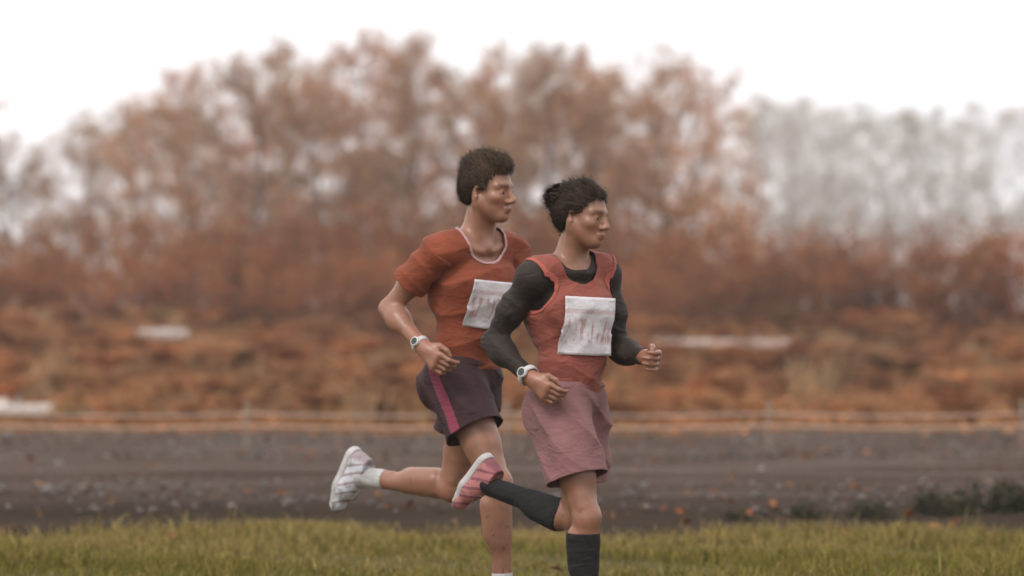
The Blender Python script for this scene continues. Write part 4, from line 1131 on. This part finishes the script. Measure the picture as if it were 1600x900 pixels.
    if c.get('stripe'):
        for n, sd in (('L', 1), ('R', -1)):
            h, k = J['hip' + n], J['knee' + n]; d = (k - h) / np.linalg.norm(k - h); fwd = np.cross([0, 1., 0], d); fwd /= np.linalg.norm(fwd)
            band = lambda X, Y, Z: np.abs((X - h[0]) * fwd[0] + (Y - h[1]) * fwd[1] + (Z - h[2]) * fwd[2]) - .022
            side = plane(h + np.array([0, sd * .03, 0]), (0, -sd, 0))
            a = garment(Bt, .0155, cuts(waist, hems[0 if n == 'L' else 1], hems[1 if n == 'L' else 0], band, side), .010, 28, 6.2); finish("side_stripe", a[0], a[1], M[c['stripe']], sh, 1)
    # --- socks
    for n in 'LR':
        k, a = J['knee' + n], J['ank' + n]; s0 = c['sock_top']
        g = garment(B.sel('shin' + n, 'foot' + n), .0035, plane(k * (1 - s0) + a * s0, k - a), .0006, 90)
        finish("sock", g[0], g[1], M[c['sock_mat']], person, 1)
    # --- shoes
    up, so, ou, la = shoe_meshes(S)
    for n in 'LR':
        Fm = J['foot' + n]; an = J['ank' + n]
        from mathutils import Matrix
        mt = Matrix([[*Fm[i], an[i]] for i in range(3)] + [[0, 0, 0, 1]])
        s = obj("running_shoe", up, M[c['shoe_mat']], person); s.matrix_local = mt
        obj("midsole", so, M["sole_white"], s); obj("outsole", ou, M["outsole"], s); obj("lace", la, M["lace"], s)
    # --- watch
    n = c['watch']; w, e = J['wr' + n], J['el' + n]; ax = w - e; ax = ax / np.linalg.norm(ax); extra = .006 if c['kit'] == 'vest' else 0
    p = w - ax * .018; me, u, v = ring_band(p, ax, .0295 * S + extra, .020, .004, "watch_strap"); st = obj("watch_strap", me, M["watch_white"], person)
    out = np.array([0, 1. if n == 'L' else -1., .35]); out -= ax * (out @ ax); out /= np.linalg.norm(out); tv = np.cross(ax, out)
    an = np.arange(16) * 2 * np.pi / 16; rr = .0185; V = []
    for hgt, r in ((.028 * S + extra, rr), (.038 * S + extra, rr), (.0395 * S + extra, rr * .86)): V.append(p + out * hgt + r * (np.cos(an)[:, None] * ax + np.sin(an)[:, None] * tv))
    V = np.concatenate(V + [(p + out * (.0395 * S + extra))[None]]); i = np.arange(48).reshape(3, 16); j = np.roll(i, -1, 1)
    obj("watch_case", np_mesh("watch_case", V, [np.stack([i[:-1], j[:-1], j[1:], i[1:]], -1).reshape(-1, 4), np.stack([i[-1], j[-1], np.full(16, 48)], -1)]), M["watch_white"], st)
    gv = np.concatenate([p + out * (.0402 * S + extra) + rr * .74 * (np.cos(an)[:, None] * ax + np.sin(an)[:, None] * tv), (p + out * (.0412 * S + extra))[None]]); g16 = np.arange(16)
    obj("watch_glass", np_mesh("watch_glass", gv, np.stack([g16, np.roll(g16, -1), np.full(16, 16)], -1)), M["watch_glass"], st)
    tag(person, c['label'], "person", "two runners")
    return person

runner(dict(                                                     # right runner, nearer
    x=.20, y=8.0, ground=.018, rz=R(-40), h=1.65, slim=.95, lean=R(3), yaw=R(-14), hip_yaw=R(8), roll=R(3), head_yaw=R(6), head_pitch=R(6), head_roll=R(-3),
    legR=(R(20), R(2), R(22), R(8)), legL=(R(-6), R(2), R(98), R(28)),
    armR=(R(-34), .22, R(92), .10), armL=(R(4), .16, R(80), .22), skin=(.235, .115, .07),
    kit='vest', bib=(.215, .20, .150, -.005, R(-5)), bib_mat="bib_paper_a", short_mat="mauve_shorts", short_len=.66, sock_top=.12, sock_mat="black_sock", shoe_mat="pink_shoe", watch='R',
    hair_col=(.022, .014, .009), hair_lumps=[((-.115, 0, .055), (.046, .046, .044)), ((-.085, 0, .05), (.04, .04, .04))], hair_flow=(-1, 0, .1),
    hairline=[(-.13, -.075), (-.06, -.07), (-.03, -.035), (-.012, .02), (.015, .005), (.03, .035), (.06, .075), (.10, .085)],
    label="runner in front, coral vest over dark sleeves, mauve shorts, large white number"))
runner(dict(                                                     # left runner, half a stride behind
    x=-.18, y=8.85, ground=.018, rz=R(-36), h=1.84, slim=1.0, lean=R(11), yaw=R(-16), hip_yaw=R(8), roll=R(2), head_yaw=R(4), head_pitch=R(4), head_roll=R(2),
    legR=(R(30), R(2), R(28), R(10)), legL=(R(-17), R(2), R(76), R(24)),
    armR=(R(-42), .30, R(98), .02), armL=(R(16), .18, R(88), .30), skin=(.27, .132, .083),
    kit='shirt', bib=(.20, .185, .17, -.01, R(-6)), bib_mat="bib_paper_b", short_mat="maroon_shorts", stripe="magenta_trim", short_len=.50, sock_top=.74, sock_mat="white_sock", shoe_mat="white_shoe", watch='R',
    hair_col=(.034, .021, .012), hair_lumps=[((-.02, 0, .085), (.085, .066, .058)), ((.05, 0, .10), (.035, .045, .03))], hair_flow=(-.8, .1, .6),
    hairline=[(-.13, -.05), (-.06, -.05), (-.03, -.02), (-.012, .02), (.02, .0), (.03, .045), (.06, .072), (.10, .08)],
    label="runner behind, orange short-sleeved shirt, dark maroon shorts, white shoe kicked up"))

# ------------------------------------------------------------------ haze: the misty air
def haze_box(x0, x1, y0, y1, z0, z1, dens):
    V = np.array([[x, y, z] for x in (x0, x1) for y in (y0, y1) for z in (z0, z1)])
    F = np.array([[0, 1, 3, 2], [4, 6, 7, 5], [0, 4, 5, 1], [2, 3, 7, 6], [0, 2, 6, 4], [1, 5, 7, 3]])
    t = NT("haze_air"); v = t.node("ShaderNodeVolumePrincipled")
    v.inputs['Color'].default_value = (.97, .97, .98, 1); v.inputs['Density'].default_value = dens
    t.link(v.outputs[0], t.out.inputs['Volume'])
    tag(obj("haze", np_mesh("haze", V, F, smooth=False), t.mat), "thin pale mist filling the air", "mist", kind="stuff")
haze_box(-1300, 1300, -1300, 1300, -4, 36, .0011)
